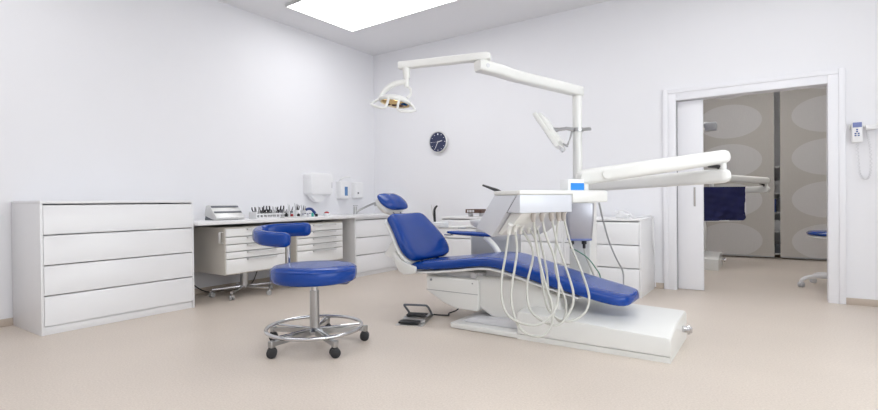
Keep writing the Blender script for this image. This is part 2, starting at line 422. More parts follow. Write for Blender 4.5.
# ------------------------------------------------------------------ mobile drawer carts
def castor(mb_f, mb_w, x, y, ang, r=0.026, wd=0.017, top=0.07):
    """twin wheel castor: fork hood mesh mb_f and wheel mesh mb_w"""
    ca, sa = math.cos(ang), math.sin(ang)
    ax = V((-sa, ca, 0)); c = V((x, y, r))
    for s in (-1, 1):
        a = c + ax*(s*0.006); b_ = c + ax*(s*(0.006+wd))
        mb_w.tube([a, a+(b_-a)*0.15, a+(b_-a)*0.85, b_], [r*0.86, r, r, r*0.86], 18)
    mb_f.cyl(V((x, y, r*1.2)) + V((ca, sa, 0))*0.012, V((x, y, top)) + V((ca, sa, 0))*0.012, 0.008, n=10)
    mb_f.tube([c+V((ca, sa, 0))*0.014+V((0, 0, r*0.4)), c+V((0, 0, r*1.12))-V((ca, sa, 0))*0.006], [0.012, 0.012], 8)

def cart(y0, y1, label, handle_side):
    """front faces +X"""
    xb, xf, za, zb = 0.10, 0.705, 0.272, 0.752
    cy = (y0+y1)/2; cx = 0.45
    r = empty('drawer_cart', (cx, cy, 0), label, 'drawer cart', 'drawer carts below the worktop')
    b = MB(); t = 0.016
    b.box(xb, xf, y0, y0+t, za, zb, 0.003); b.box(xb, xf, y1-t, y1, za, zb, 0.003)
    b.box(xb, xf, y0+t, y1-t, zb-0.02, zb, 0.002); b.box(xb, xf, y0+t, y1-t, za, za+0.02, 0.002); b.box(xb, xb+0.015, y0+t, y1-t, za, zb)
    b.build('cart_body', 'cart', r)
    zs = [0.282, 0.435, 0.508, 0.583, 0.660, 0.745]
    for i in range(5):
        d = MB(); d.box(xf-0.002, xf+0.016, y0+0.008, y1-0.008, zs[i], zs[i+1]-0.007, 0.003)
        d.box(xb+0.05, xf, y0+0.03, y1-0.03, zs[i]+0.012, zs[i+1]-0.02)
        do = d.build('drawer', 'cartwhite', r)
        h = MB(); ya, yb = y0+0.24, y0+0.60; zt = zs[i+1]-0.010
        h.prism([(xf+0.014, zt), (xf+0.040, zt), (xf+0.043, zt-0.012), (xf+0.040, zt-0.012), (xf+0.037, zt-0.004), (xf+0.014, zt-0.004)], ya, yb, axis='y')
        for yy in (ya, yb-0.003): h.prism([(xf+0.014, zt-0.020), (xf+0.014, zt), (xf+0.040, zt), (xf+0.043, zt-0.012)], yy, yy+0.003, axis='y')
        h.build('drawer_handle', 'alu', do)
    ys = y0-0.03 if handle_side < 0 else y1+0.03; yw = y0 if handle_side < 0 else y1
    hh = MB(); hh.tube([(0.655, yw, 0.71), (0.655, ys, 0.705), (0.655, ys, 0.60), (0.655, yw, 0.595)], 0.008, 10)
    hh.tube([(0.67, yw, 0.71), (0.67, ys, 0.705), (0.67, ys, 0.60), (0.67, yw, 0.595)], 0.008, 10)
    hh.build('push_handle', 'alu', r)
    p = MB(); p.cyl((cx+0.03, cy, 0.085), (cx+0.03, cy, za), 0.042, n=24); p.cyl((cx-0.06, cy+0.05, 0.085), (cx-0.06, cy+0.05, za), 0.022); p.build('pedestal', 'steel', r)
    for k in range(5):
        a = 2*PI*k/5 + 0.35
        px, py = cx+0.03+0.285*math.cos(a), cy+0.34*math.sin(a)
        lg = MB(); lg.tube([(cx+0.03+0.03*math.cos(a), cy+0.03*math.sin(a), 0.092), (px, py, 0.078)], [0.021, 0.014], 10)
        lo = lg.build('base_leg', 'chrome', r)
        f, wv = MB(), MB(); castor(f, wv, px, py, a+0.7)
        f.build('castor_fork', 'chrome', lo); wv.build('castor_wheel', 'hosegrey', lo)
    return r
cart(-3.055, -2.32, 'white five-drawer cart on castors next to the tall dresser', -1)
cart(-2.165, -1.425, 'white five-drawer cart on castors next to the sink cabinet', 1)
tag(MB().tube([(0.04, -3.25, 0.43), (0.05, -3.10, 0.20), (0.06, -2.88, 0.02), (0.05, -2.60, 0.007), (0.05, -2.40, 0.007), (0.05, -2.28, 0.05), (0.05, -2.2, 0.23)], 0.006, 8, smooth=5).build('power_cable', 'black'), 'black cable sagging below the cart by the dresser', 'cable')

# ------------------------------------------------------------------ things on the worktop
zt = z1
r = empty('foil_dispenser', (0.42, -2.86, zt), 'slanted brushed metal dispenser standing on the worktop beside the dresser', 'dispenser')
# long axis along Y; inclined face looks to +X
def dpoly(off=0): return [(0.30, zt+0.05), (0.33, zt+0.150), (0.37, zt+0.158), (0.40, zt+0.150), (0.525, zt+0.028), (0.52, zt+0.008), (0.49, zt+0.004), (0.44, zt+0.01)]
MB().prism(dpoly(), -3.03, -2.70, axis='y', bev=0.004).build('housing', 'foil', r)
mm = MB()
for (xa, za_) in ((0.412, 0.1395), (0.470, 0.0825)):
    mm.box(-0.010, 0.010, -3.02, -2.71, -0.003, 0.006, mtx=Matrix.Translation((xa, 0, zt+za_)) @ Matrix.Rotation(math.radians(44), 4, 'Y'))
mm.build('groove', 'bookgrey', r)
MB().prism([(0.31, zt+0.06), (0.40, zt+0.05), (0.44, zt), (0.29, zt)], -3.02, -2.73, axis='y').build('stand', 'bookgrey', r)

def pliers(x, y, h, kind, tilt, rz):
    r = empty('dental_pliers', (x, y, zt+0.012), 'small dental pliers standing handles-up in the white rack', 'pliers', 'pliers standing in the rack')
    a = MB()
    for s in (-1, 1):
        a.tube([(x, y, zt+0.055), (x+s*0.010, y+s*0.004, zt+0.055+h*0.3), (x+s*0.019+tilt, y+s*0.007, zt+0.055+h*0.7), (x+s*0.016+tilt*1.6, y+s*0.006, zt+0.055+h)], [0.006, 0.007, 0.008, 0.006], 8, smooth=3)
    a.build('handles', kind, r)
    MB().tube([(x, y, zt+0.013), (x, y, zt+0.032), (x, y, zt+0.05), (x, y, zt+0.066)], [0.004, 0.009, 0.012, 0.008], 10).build('jaws', 'steel', r)
rk = MB()
for yy in (-2.55, -2.10): rk.box(0.385, 0.525, yy-0.006, yy+0.006, zt, zt+0.075, 0.003)
rk.box(0.38, 0.53, -2.55, -2.10, zt, zt+0.012, 0.003)
rk.box(0.400, 0.407, -2.55, -2.10, zt+0.045, zt+0.06, 0.002); rk.box(0.495, 0.502, -2.55, -2.10, zt+0.04, zt+0.055, 0.002)
tag(rk.build('pliers_rack', 'plastic'), 'white rack holding rows of dental pliers on the worktop', 'rack')
kinds = ['black', 'steel', 'black', 'bookgrey', 'black', 'softgrey', 'steel', 'black']
for i in range(9):
    pliers(0.42, -2.512+i*0.0475, 0.070+0.02*random.random(), kinds[i % 8], random.uniform(-0.01, 0.01), 0)
for i in range(8):
    pliers(0.48, -2.50+i*0.052, 0.035+0.012*random.random(), kinds[(i*3+1) % 8], random.uniform(-0.008, 0.008), 0)
# jars with brushes and probes
def jar(x, y, rr, h, m, label, tools):
    r = tag(MB().lathe([(rr, 0), (rr, h), (rr*0.88, h), (rr*0.86, 0.008), (0, 0.008)], (x, y, zt), 20).build('instrument_jar', m), label, 'jar', 'jars of instruments on the worktop')
    r2 = []
    for dx, dy, ln, mm_ in tools:
        o = MB().tube([(x+dx*0.3, y+dy*0.3, zt+0.012), (x+dx, y+dy, zt+ln*0.7), (x+dx*1.5, y+dy*1.5, zt+ln)], [0.004, 0.006, 0.003], 8).build('dental_instrument', mm_)
        tag(o, 'slim dental instrument standing upright in a jar on the worktop', 'instrument', 'instruments standing in jars')
jar(0.44, -2.03, 0.036, 0.075, 'bookgrey', 'dark jar of slim instruments beside the pliers rack', [(-0.02, 0.01, 0.15, 'steel'), (0.02, 0.015, 0.13, 'black'), (0.0, -0.02, 0.165, 'softgrey')])
jar(0.43, -1.92, 0.036, 0.085, 'card', 'white jar of black-handled instruments on the worktop', [(-0.02, 0.02, 0.16, 'black'), (0.02, 0.0, 0.15, 'black'), (0.0, -0.02, 0.17, 'steel'), (0.01, 0.025, 0.14, 'black')])
jar(0.43, -1.82, 0.034, 0.08, 'softgrey', 'pale grey jar of instruments between white jar and blue tube', [(-0.015, 0.02, 0.14, 'black'), (0.02, 0.01, 0.13, 'connector'), (0.0, -0.02, 0.15, 'steel')])
def bottle(x, y, h, body, cap, label):
    r = empty('small_bottle', (x, y, zt), label, 'bottle', 'small bottles on the worktop')
    MB().lathe([(0.016, 0), (0.018, 0.004), (0.018, h*0.65), (0.009, h*0.78), (0.009, h*0.8), (0, h*0.8)], (x, y, zt), 16).build('bottle_body', body, r)
    MB().lathe([(0.011, h*0.8), (0.011, h), (0, h)], (x, y, zt), 14).build('cap', cap, r)
bottle(0.53, -2.075, 0.055, 'red', 'card', 'small red bottle in front of the dark instrument jar')
bottle(0.53, -2.155, 0.06, 'black', 'black', 'small black bottle in front of the pliers rack end')
bottle(0.53, -1.975, 0.055, 'black', 'softgrey', 'small black bottle with grey cap before the white jar')
bottle(0.53, -1.76, 0.05, 'teal', 'teal', 'small teal bottle beside the blue coiled tube')
bottle(0.535, -1.70, 0.045, 'black', 'card', 'small black bottle with white cap beside the teal one')
for i in range(5):
    bottle(0.52, -1.90+i*0.036, 0.04+0.006*(i % 2), 'card' if i % 2 else 'softgrey', 'bookgrey' if i % 2 else 'bluetube', ['small grey bottle with blue cap, first of the row before the jars', 'small white bottle with dark cap, second of the row before the jars', 'small grey bottle with blue cap, third of the row before the jars', 'small white bottle with dark cap, fourth of the row before the jars', 'small grey bottle with blue cap, last of the row before the jars'][i])
tb = MB()
tb.tube([(0.46, -1.80, zt+0.088), (0.46, -1.76, zt+0.098), (0.46, -1.715, zt+0.092), (0.46, -1.685, zt+0.068), (0.47, -1.665, zt+0.042), (0.47, -1.655, zt+0.024), (0.49, -1.67, zt+0.022)], 0.017, 12, smooth=4)
tag(tb.build('bent_tube', 'bluetube'), 'dark blue bent corrugated tube at the end of the instrument row', 'tube')
tag(MB().box(0.575, 0.655, -2.28, -1.96, zt, zt+0.014, 0.004).build('instrument_tray', 'alu'), 'flat pale metal tray lying near the worktop edge', 'tray')
r = empty('small_container', (0.44, -1.44, zt), 'small white container with dark red lid near the paper towel dispenser', 'container')
MB().box(0.41, 0.47, -1.475, -1.405, zt, zt+0.035, 0.006).build('container_body', 'card', r)
MB().sphere((0.44, -1.44, zt+0.037), 0.030, 0.034, 0.020).build('lid', 'red', r)

# ------------------------------------------------------------------ dispensers on the left wall
r = empty('paper_towel_dispenser', (0, -1.25, 1.09), 'wide white rounded paper towel dispenser on the wall above the worktop', 'dispenser')
def rr_box(mb, x0, x1, y0, y1, z0, z1, rad, edge=0.012):
    cy, cz = (y0+y1)/2, (z0+z1)/2; W, Hh = y1-y0, z1-z0
    rings = []
    for x, k in ((x0, 0), (x1-edge, 0), (x1-edge*0.3, edge*0.35), (x1, edge)):
        rings.append([(x, cy+u, cz+v) for u, v in rrect(W-2*k, Hh-2*k, rad)])
    mb.loft(rings)
m_ = MB(); rr_box(m_, 0, 0.16, -1.45, -1.045, 1.10, 1.405, 0.045, 0.03); m_.build('housing', 'plastic', r)
MB().box(0.157, 0.163, -1.085, -1.07, 1.20, 1.28, 0.003).build('level_window', 'softgrey', r)
pt = MB()
rows = []
for i in range(9):
    a = i/8; y = -1.43+0.30*a; sag = 0.10*math.sin(PI*a)**0.8
    rows.append((y, sag))
rings = []
for y, sg in rows:
    rings.append([(0.05, y, 1.115), (0.12, y, 1.115), (0.12, y, 1.105-sg), (0.05, y, 1.105-sg)])
pt.loft(rings); pt.build('paper_towel', 'paper', r)
r = empty('soap_dispenser', (0, -0.755, 1.04), 'white wall soap dispenser with arched lever and blue window', 'dispenser')
m_ = MB(); rr_box(m_, 0, 0.10, -0.845, -0.665, 1.045, 1.31, 0.02, 0.02); m_.build('housing', 'plastic', r)
MB().tube([(0.05, -0.84, 1.30), (0.09, -0.82, 1.338), (0.12, -0.76, 1.365), (0.125, -0.68, 1.372)], 0.012, 10, smooth=4).build('elbow_lever', 'plastic', r)
MB().box(0.098, 0.104, -0.77, -0.71, 1.095, 1.225, 0.003).build('window', 'soapwin', r)
r = empty('liquid_dispenser', (0, -0.48, 1.05), 'small plain white dispenser on the wall nearest the corner', 'dispenser')
m_ = MB(); rr_box(m_, 0, 0.10, -0.53, -0.365, 1.055, 1.30, 0.02, 0.02); m_.build('housing', 'plastic', r)
MB().cyl((0.098, -0.49, 1.135), (0.106, -0.49, 1.135), 0.014, n=14).build('push_button', 'bookgrey', r)

# ------------------------------------------------------------------ clock on the back wall
ck = empty('wall_clock', (1.26, 0, 1.857), 'round navy wall clock with white hands and silver rim', 'clock')
RX = Matrix.Translation((1.26, 0, 1.857)) @ Matrix.Rotation(PI/2, 4, 'X')
MB().lathe([(0.15, 0), (0.158, 0.02), (0.158, 0.046), (0.150, 0.052), (0.143, 0.050), (0.142, 0.040), (0, 0.040)], n=48, mtx=RX).build('case', 'alu', ck)
MB().lathe([(0.141, 0.0405), (0.141, 0.043), (0, 0.043)], n=48, mtx=RX).build('dial', 'clockface', ck)
ti = MB()
for k in range(12):
    a = 2*PI*k/12; L = 0.02 if k % 3 == 0 else 0.012
    ti.box(-0.004, 0.004, 0.110, 0.110+L, 0.043, 0.0445, mtx=RX @ Matrix.Rotation(a, 4, 'Z'))
ti.sphere(RX @ V((0, 0.112, 0.045)), 0.011, 0.003, 0.011, u=12, v=8)
ti.build('hour_marks', 'card', ck)
for nm, ang, ln, wd in (('hour_hand', -78, 0.075, 0.010), ('minute_hand', -207, 0.105, 0.007)):
    MB().box(-wd/2, wd/2, -0.015, ln, 0.046, 0.048, mtx=RX @ Matrix.Rotation(math.radians(ang), 4, 'Z')).build(nm, 'card', ck)
MB().box(-0.0015, 0.0015, -0.03, 0.115, 0.049, 0.050, mtx=RX @ Matrix.Rotation(math.radians(90), 4, 'Z')).build('second_hand', 'softgrey', ck)

# ------------------------------------------------------------------ wall remote
hr = empty('wall_bracket', (5.94, 0, 1.64), 'slim metal rail bracket on the wall beside the door casing', 'bracket')
mm = MB(); mm.box(5.852, 6.30, -0.028, -0.020, 1.640, 1.655, 0.002); mm.box(5.852, 5.860, -0.034, 0, 1.62, 1.67, 0.002); mm.box(6.02, 6.05, -0.022, 0, 1.638, 1.656); mm.tube([(6.05, -0.02, 1.66), (6.12, -0.03, 1.675), (6.30, -0.02, 1.672)], 0.007, 8)
mm.build('rail', 'alu', hr)
HZ = 0.022
hs = empty('control_handset', (5.905, -0.04, 1.5), 'white control handset with blue display hung on the rail', 'handset')
MB().box(5.868, 5.944, -0.068, -0.030, 1.475+HZ, 1.655+HZ, 0.008).build('handset_body', 'plastic', hs)
MB().box(5.874, 5.938, -0.071, -0.066, 1.612+HZ, 1.657+HZ, 0.002).build('display', 'rimblue', hs)
kb = MB()
for ix, iz in ((0, 0), (1, 0), (0, 1), (1, 1), (0.5, 2), (0.5, 3)):
    kb.box(5.886+ix*0.022, 5.900+ix*0.022, -0.071, -0.066, 1.532+HZ+iz*0.018, 1.543+HZ+iz*0.018, 0.001)
kb.build('keypad', 'bookblue', hs)
cb = []
base = [(5.905, -0.05, 1.49), (5.912, -0.045, 1.36), (5.925, -0.04, 1.22), (5.95, -0.035, 1.165), (5.985, -0.035, 1.17), (6.003, -0.035, 1.26), (6.0, -0.035, 1.42), (5.985, -0.035, 1.53), (5.975, -0.035, 1.60)]
pts, _ = catmull([V(q) for q in base], [0]*len(base), 26)
for i, q in enumerate(pts): cb.append(q + V((0.008*math.cos(i*1.05), 0.008*math.sin(i*1.05), 0)))
MB().tube(cb, 0.0026, 6).build('coiled_cord', 'softgrey', hs)
tag(MB().box(5.965, 6.045, -0.065, -0.029, 1.607, 1.650, 0.005).build('charger_box', 'plastic'), 'small blank white box on the rail beside the handset', 'box')

# ------------------------------------------------------------------ cable and transformer on the chest by the door
r = empty('power_adapter', (3.98, -0.42, 0.80), 'white power adapter with tangled cable on the chest by the door', 'adapter')
MB().box(3.88, 4.00, -0.52, -0.42, 0.801, 0.845, 0.008).build('adapter_body', 'plastic', r)
MB().lathe([(0.04, 0), (0.045, 0.01), (0.03, 0.05), (0.02, 0.075), (0, 0.08)], (3.90, -0.36, 0.801), 18).build('plug', 'card', r)
c = MB()
c.tube([(3.99, -0.47, 0.82), (4.02, -0.52, 0.83), (3.98, -0.58, 0.84), (3.90, -0.56, 0.86), (3.87, -0.48, 0.872), (3.93, -0.42, 0.88), (4.01, -0.46, 0.85), (4.05, -0.52, 0.815), (4.10, -0.50, 0.812),
        (4.15, -0.36, 0.816), (4.182, -0.27, 0.820), (4.195, -0.24, 0.74), (4.19, -0.20, 0.55), (4.185, -0.15, 0.46), (4.182, -0.12, 0.47), (4.183, -0.11, 0.55), (4.184, -0.10, 0.40), (4.183, -0.08, 0.25), (4.182, -0.06, 0.12), (4.182, -0.05, 0.02)], 0.006, 8, smooth=5)
c.build('cable', 'plastic', r)
# cassette on the chest behind the spittoon
r = empty('instrument_cassette', (2.12, -0.5, 0.80), 'brown and steel instrument cassette on the chest behind the spittoon', 'cassette')
MB().box(2.02, 2.25, -0.55, -0.42, 0.845, 0.895, 0.004).build('case', 'brown', r)
cs = MB()
for k in range(5): cs.box(2.05+k*0.022, 2.060+k*0.022, -0.556, -0.548, 0.855, 0.886, 0.001)
cs.build('clips', 'card', r)
cl = MB()
for x in (2.05, 2.21): cl.box(x, x+0.02, -0.53, -0.44, 0.801, 0.846, 0.002)
cl.build('feet', 'steel', r)

# ------------------------------------------------------------------ stool
def star_base(root, cx, cy, R, a0, lm, rm, wm, leg_r=0.017, ztop=0.10, zend=0.086, cr=0.033):
    for k in range(5):
        a = a0 + 2*PI*k/5; ca, sa = math.cos(a), math.sin(a); px, py = cx+R*ca, cy+R*sa
        lg = MB(); n = V((-sa, ca, 0))
        P0, P1 = V((cx+0.025*ca, cy+0.025*sa, ztop)), V((px, py, zend))
        def sec(P, w_, h_): return [P+n*w_+V((0, 0, h_)), P-n*w_+V((0, 0, h_)), P-n*w_-V((0, 0, h_)), P+n*w_-V((0, 0, h_))]
        lg.loft([sec(P0, leg_r*1.1, leg_r*1.2), sec(P1, leg_r*0.85, leg_r*0.75)])
        lg.box(px-0.017, px+0.017, py-0.017, py+0.017, 0.066, zend+0.022, 0.003)
        lo = lg.build('base_leg', lm, root)
        f, w_ = MB(), MB(); castor(f, w_, px, py, math.radians(-131)+0.18*math.sin(k*2.1), r=cr, wd=0.021, top=0.070)
        w_.build('castor_wheel', wm, lo); f.build('castor_hood', rm, lo)
SC = V((2.607, -3.571, 0))
st = empty('dental_stool', SC, 'blue round dental stool with curved arm-shaped backrest and chrome foot ring', 'stool')
star_base(st, SC.x, SC.y, 0.348, math.radians(-92.5), 'steel', 'black', 'rubber')
rg = MB(); rg.tube([(SC.x+0.325*math.cos(2*PI*k/64), SC.y+0.325*math.sin(2*PI*k/64), 0.128) for k in range(64)], 0.013, 12, closed=True)
rg.build('foot_ring', 'chrome', st)
rs = MB()
for k in range(5):
    a = math.radians(-92.5+72*k)
    rs.tube([(SC.x+0.03*math.cos(a), SC.y+0.03*math.sin(a), 0.118), (SC.x+0.32*math.cos(a), SC.y+0.32*math.sin(a), 0.122)], 0.008, 8)
rs.build('ring_spokes', 'chrome', st)
MB().lathe([(0.058, 0.085), (0.058, 0.105), (0.034, 0.125), (0.032, 0.30), (0.032, 0.385), (0.0, 0.385)], SC, 28).build('column', 'steel', st)
MB().lathe([(0.022, 0.385), (0.022, 0.455), (0, 0.455)], SC, 20).build('gas_lift', 'chrome', st)
MB().lathe([(0.10, 0.435), (0.12, 0.451), (0, 0.451)], SC, 28).build('seat_plate', 'black', st)
MB().tube([SC+V((0.10, -0.02, 0.448)), SC+V((0.16, 0.06, 0.435)), SC+V((0.19, 0.12, 0.428)), SC+V((0.20, 0.15, 0.445))], 0.006, 8, smooth=3).build('lift_lever', 'chrome', st)
MB().lathe([(0.24, 0.452), (0.275, 0.454), (0.290, 0.466), (0.295, 0.490), (0.295, 0.525), (0.289, 0.545), (0.272, 0.560), (0.20, 0.568), (0, 0.566)], SC, 56).build('seat', 'blue', st, angle=60)
MB().tube([SC+V((0.2915*math.cos(2*PI*k/64), 0.2915*math.sin(2*PI*k/64), 0.541)) for k in range(64)], 0.0035, 6, closed=True).build('seat_piping', 'blue', st)
pad = [V(q) for q in [(2.363, -3.388, 0.798), (2.288, -3.433, 0.796), (2.178, -3.497, 0.792), (2.123, -3.568, 0.786), (2.118, -3.643, 0.778), (2.187, -3.723, 0.766), (2.318, -3.773, 0.755), (2.438, -3.763, 0.748), (2.538, -3.723, 0.745)]]
pp, _ = catmull(pad, [0]*len(pad), 5)
rings = []
for i, q in enumerate(pp):
    tn = (pp[min(i+1, len(pp)-1)]-pp[max(i-1, 0)]).normalized(); nn = V((0, 0, 1)).cross(tn).normalized(); up = tn.cross(nn)
    e_ = min(i, len(pp)-1-i); k = [0.55, 0.85, 0.97][e_] if e_ < 3 else 1.0
    rings.append([q + nn*(u*k) + up*(v_*k) for u, v_ in rrect(0.075, 0.105, 0.034, 5)])
MB().loft(rings).build('backrest', 'blue', st, angle=70)
bp = MB()
bp.tube([SC+V((-0.05, 0.03, 0.452)), SC+V((-0.28, 0.07, 0.450)), (2.235, -3.484, 0.455), (2.222, -3.480, 0.50), (2.222, -3.480, 0.80)], 0.015, 12, smooth=4)
bp.build('backrest_post', 'chrome', st)

# ------------------------------------------------------------------ dental chair (axis along X, head towards -X)
CY = -2.35
ch = empty('dental_chair', (3.6, CY, 0), 'blue upholstered dental patient chair on a white floor base', 'dental chair')
# base : low front plate and tall rear block
bb = MB()
b2 = bmesh.new()
sec = []
def base_sec(x, zn, zf, y0=-2.682, y1=-2.012):
    return [(x, y0, 0.0), (x, y0, 0.035), (x, y0+0.012, 0.036), (x, y0+0.012, 0.040), (x, y0, 0.041), (x, y0+0.002, zn-0.010), (x, y0+0.005, zn-0.003), (x, y0+0.012, zn), (x, y0+0.22, zf-0.006), (x, y1-0.03, zf), (x, y1-0.008, zf-0.012), (x, y1, zf-0.04), (x, y1, 0.0)]
bb.loft([base_sec(3.738, 0.185, 0.215), base_sec(3.75, 0.198, 0.225), base_sec(4.10, 0.186, 0.222), base_sec(4.45, 0.166, 0.210), base_sec(4.728, 0.153, 0.202), base_sec(4.746, 0.149, 0.198), base_sec(4.752, 0.138, 0.188)])
bb.build('base_block', 'unit', ch, angle=24)
pl = MB(); pl.prism([(3.16, -2.672), (3.165, -2.682), (3.738, -2.682), (3.738, -2.05), (3.17, -2.05), (3.16, -2.06)], 0.003, 0.044, axis='z', bev=0.006)
pl.build('base_plate', 'unit', ch)
MB().prism([(3.21, 0.0445), (3.31, 0.085), (3.56, 0.100), (3.737, 0.125), (3.737, 0.0445)], -2.60, -2.12, axis='y', bev=0.006).build('plate_cover', 'softgrey', ch)
kn = MB(); kn.cyl((4.752, -2.20, 0.105), (4.785, -2.20, 0.105), 0.022, n=18); kn.cyl((4.785, -2.20, 0.105), (4.80, -2.20, 0.105), 0.034, 0.030, n=18); kn.box(4.772, 4.812, -2.213, -2.187, 0.085, 0.125, 0.004)
kn.build('outlet_knob', 'chrome', ch)
# lifting column / parallelogram link
lk = MB(); lk.prism([(3.30, 0.40), (3.74, 0.40), (4.00, 0.30), (4.02, 0.15), (3.74, 0.05), (3.45, 0.09), (3.26, 0.20)], -2.53, -2.17, axis='y', bev=0.02, seg=3)
lk.build('lift_arm', 'unit', ch)
hs_ = MB(); hs_.prism([(2.845, 0.375), (2.855, 0.25), (3.02, 0.165), (3.14, 0.128), (3.345, 0.128), (3.352, 0.375)], -2.565, -2.135, axis='y', bev=0.012, seg=3)
hs_.build('lift_housing', 'unit', ch)
gp = MB(); gp.box(2.852, 3.346, -2.5675, -2.560, 0.258, 0.262); gp.cyl((2.90, -2.570, 0.345), (2.90, -2.560, 0.345), 0.010, n=12); gp.cyl((3.30, -2.570, 0.345), (3.30, -2.560, 0.345), 0.006, n=12)
gp.build('housing_seam', 'gap', ch)
br = MB(); br.box(3.36, 3.62, -2.46, -2.24, 0.34, 0.46, 0.012); br.box(2.80, 3.36, -2.50, -2.20, 0.37, 0.425, 0.01); br.cyl((3.30, -2.55, 0.405), (3.30, -2.15, 0.405), 0.022, n=14)
br.build('seat_bracket', 'softgrey', ch)
# seat pan (white) and cushion (blue)
prof = [(2.655, 0.408, 0.23), (2.73, 0.411, 0.265), (2.98, 0.433, 0.272), (3.20, 0.462, 0.275), (3.36, 0.487, 0.275), (3.47, 0.494, 0.274), (3.58, 0.478, 0.272), (3.72, 0.440, 0.266), (3.88, 0.397, 0.258), (4.15, 0.334, 0.248), (4.32, 0.298, 0.24), (4.42, 0.281, 0.215), (4.47, 0.279, 0.16), (4.49, 0.284, 0.10)]
def cushion_rings(prof, th, inset=0.0, crown=0.012):
    R = []
    for i, (x, z, hw) in enumerate(prof):
        a = prof[max(i-1, 0)]; c_ = prof[min(i+1, len(prof)-1)]
        tn = V((c_[0]-a[0], 0, c_[1]-a[1])).normalized(); nn = V((-tn.z, 0, tn.x))
        k = 1.0
        e_ = min(i, len(prof)-1-i)
        if e_ == 0: k = 0.55
        elif e_ == 1: k = 0.9
        hw_ = hw-inset; r = []
        pts_ = [(-0.93, 0.0), (-0.985, 0.10), (-1.0, 0.35), (-0.985, 0.68), (-0.93, 0.90), (-0.80, 1.0), (-0.4, 1.02), (0, 1.0), (0.4, 1.02), (0.80, 1.0), (0.93, 0.90), (0.985, 0.68), (1.0, 0.35), (0.985, 0.10), (0.93, 0.0), (0, 0.0)]
        for u, v_ in pts_:
            P = V((x, CY+u*hw_, z)) + nn*(th*(0.5+(v_-0.5)*k))
            r.append(P)
        R.append(r)
    return R
MB().loft(cushion_rings(prof, 0.078)).build('seat_cushion', 'blue', ch, subsurf=1)
pan = [(x+0.0, z-0.028, hw-0.012) for x, z, hw in prof[:-4]]
MB().loft(cushion_rings(pan, 0.026)).build('seat_pan', 'unit', ch, angle=60)
# backrest: local frame, origin at hinge line; u up along back, n to the front (patient side)
HB = V((2.712, CY, 0.500)); up = V((-0.315, 0, 0.375)).normalized(); nf = V((up.z, 0, -up.x))   # n points +X,+Z
if nf.x < 0: nf = -nf
LB = 0.50
def back_outline():
    # (s along up, half width)
    return [(-0.035, 0.22), (-0.02, 0.275), (0.03, 0.318), (0.09, 0.334), (0.15, 0.330), (0.22, 0.310), (0.30, 0.285), (0.37, 0.268), (0.42, 0.258), (0.448, 0.238), (0.462, 0.19)]
def back_rings(off, th, inset, dish):
    R = []
    O = back_outline(); n = len(O)
    for i, (s_, hw) in enumerate(O):
        e_ = min(i, n-1-i); k = 0.5 if e_ == 0 else (0.85 if e_ == 1 else 1.0)
        hw -= inset; r = []
        bul = 0.015*math.sin(PI*max(0, min(1, s_/0.5)))
        for u, v_ in [(-0.95, 0.0), (-0.99, 0.15), (-1.0, 0.4), (-0.98, 0.7), (-0.92, 0.92), (-0.78, 1.0), (-0.4, 1.0-dish*0.7), (0, 1.0-dish), (0.4, 1.0-dish*0.7), (0.78, 1.0), (0.92, 0.92), (0.98, 0.7), (1.0, 0.4), (0.99, 0.15), (0.95, 0.0), (0, 0.0)]:
            r.append(HB + up*s_ + V((0, u*hw, 0)) + nf*(off + bul + th*(0.5+(v_-0.5)*k)))
        R.append(r)
    return R
MB().loft(back_rings(0.0, 0.085, 0.0, 0.14)).build('backrest_cushion', 'blue', ch, subsurf=1)
sh = MB().loft(back_rings(-0.035, 0.034, 0.004, 0.0)).build('backrest_shell', 'unit', ch, angle=60)
def on_back(s_, y, n_): return HB + up*s_ + V((0, y, 0)) + nf*n_
wd = MB()
tri = [(0.24, -0.034), (0.03, -0.034), (0.05, -0.06), (0.185, -0.185), (0.205, -0.18)]
A = [on_back(s_, -0.27, n_) for s_, n_ in tri]; B = [on_back(s_, 0.27, n_) for s_, n_ in tri]
wd.loft([A, B]); wd.build('back_motor_cover', 'unit', sh)
# hinge covers and link
for sy in (-1, 1):
    hg = MB(); y = CY+sy*0.292
    hg.prism([(2.560, 0.560), (2.585, 0.575), (2.66, 0.500), (2.735, 0.470), (2.80, 0.452), (2.80, 0.405), (2.74, 0.385), (2.68, 0.380), (2.625, 0.405), (2.585, 0.465)], y-0.016, y+0.016, axis='y', bev=0.008, seg=2)
    hg.build('hinge_cover', 'unit', ch)
    rod = MB(); rod.tube([on_back(0.05, sy*0.13, -0.02), (2.80, CY+sy*0.13, 0.43)], 0.014, 10); rod.build('back_bar', 'chrome', ch)
# headrest
HC = V((2.318, CY, 1.000)); hu = V((-0.62, 0, 0.52)).normalized(); hn = V((0.52, 0, 0.62)).normalized()
hb = []
for s_, hw, th in ((-0.108, 0.09, 0.02), (-0.095, 0.14, 0.055), (-0.05, 0.172, 0.088), (0.0, 0.180, 0.098), (0.055, 0.172, 0.090), (0.095, 0.145, 0.060), (0.112, 0.10, 0.024)):
    hb.append([HC + hu*s_ + V((0, hw*math.cos(2*PI*k/20), 0)) + hn*(th*0.52*math.sin(2*PI*k/20)*(0.72 if abs(math.cos(2*PI*k/20)) < 0.3 and math.sin(2*PI*k/20) > 0 else 1)) for k in range(20)])
hr_ = MB().loft(hb).build('headrest_cushion', 'blue', ch, subsurf=1)
hbs = []
for s_, hw, th in ((-0.095, 0.07, 0.04), (-0.07, 0.135, 0.09), (-0.03, 0.162, 0.11), (0.02, 0.168, 0.11), (0.07, 0.150, 0.08), (0.098, 0.10, 0.03)):
    hbs.append([HC + hu*s_ - hn*0.044 + V((0, hw*math.cos(2*PI*k/20), 0)) + hn*(th*0.7*math.sin(2*PI*k/20)) for k in range(20)])
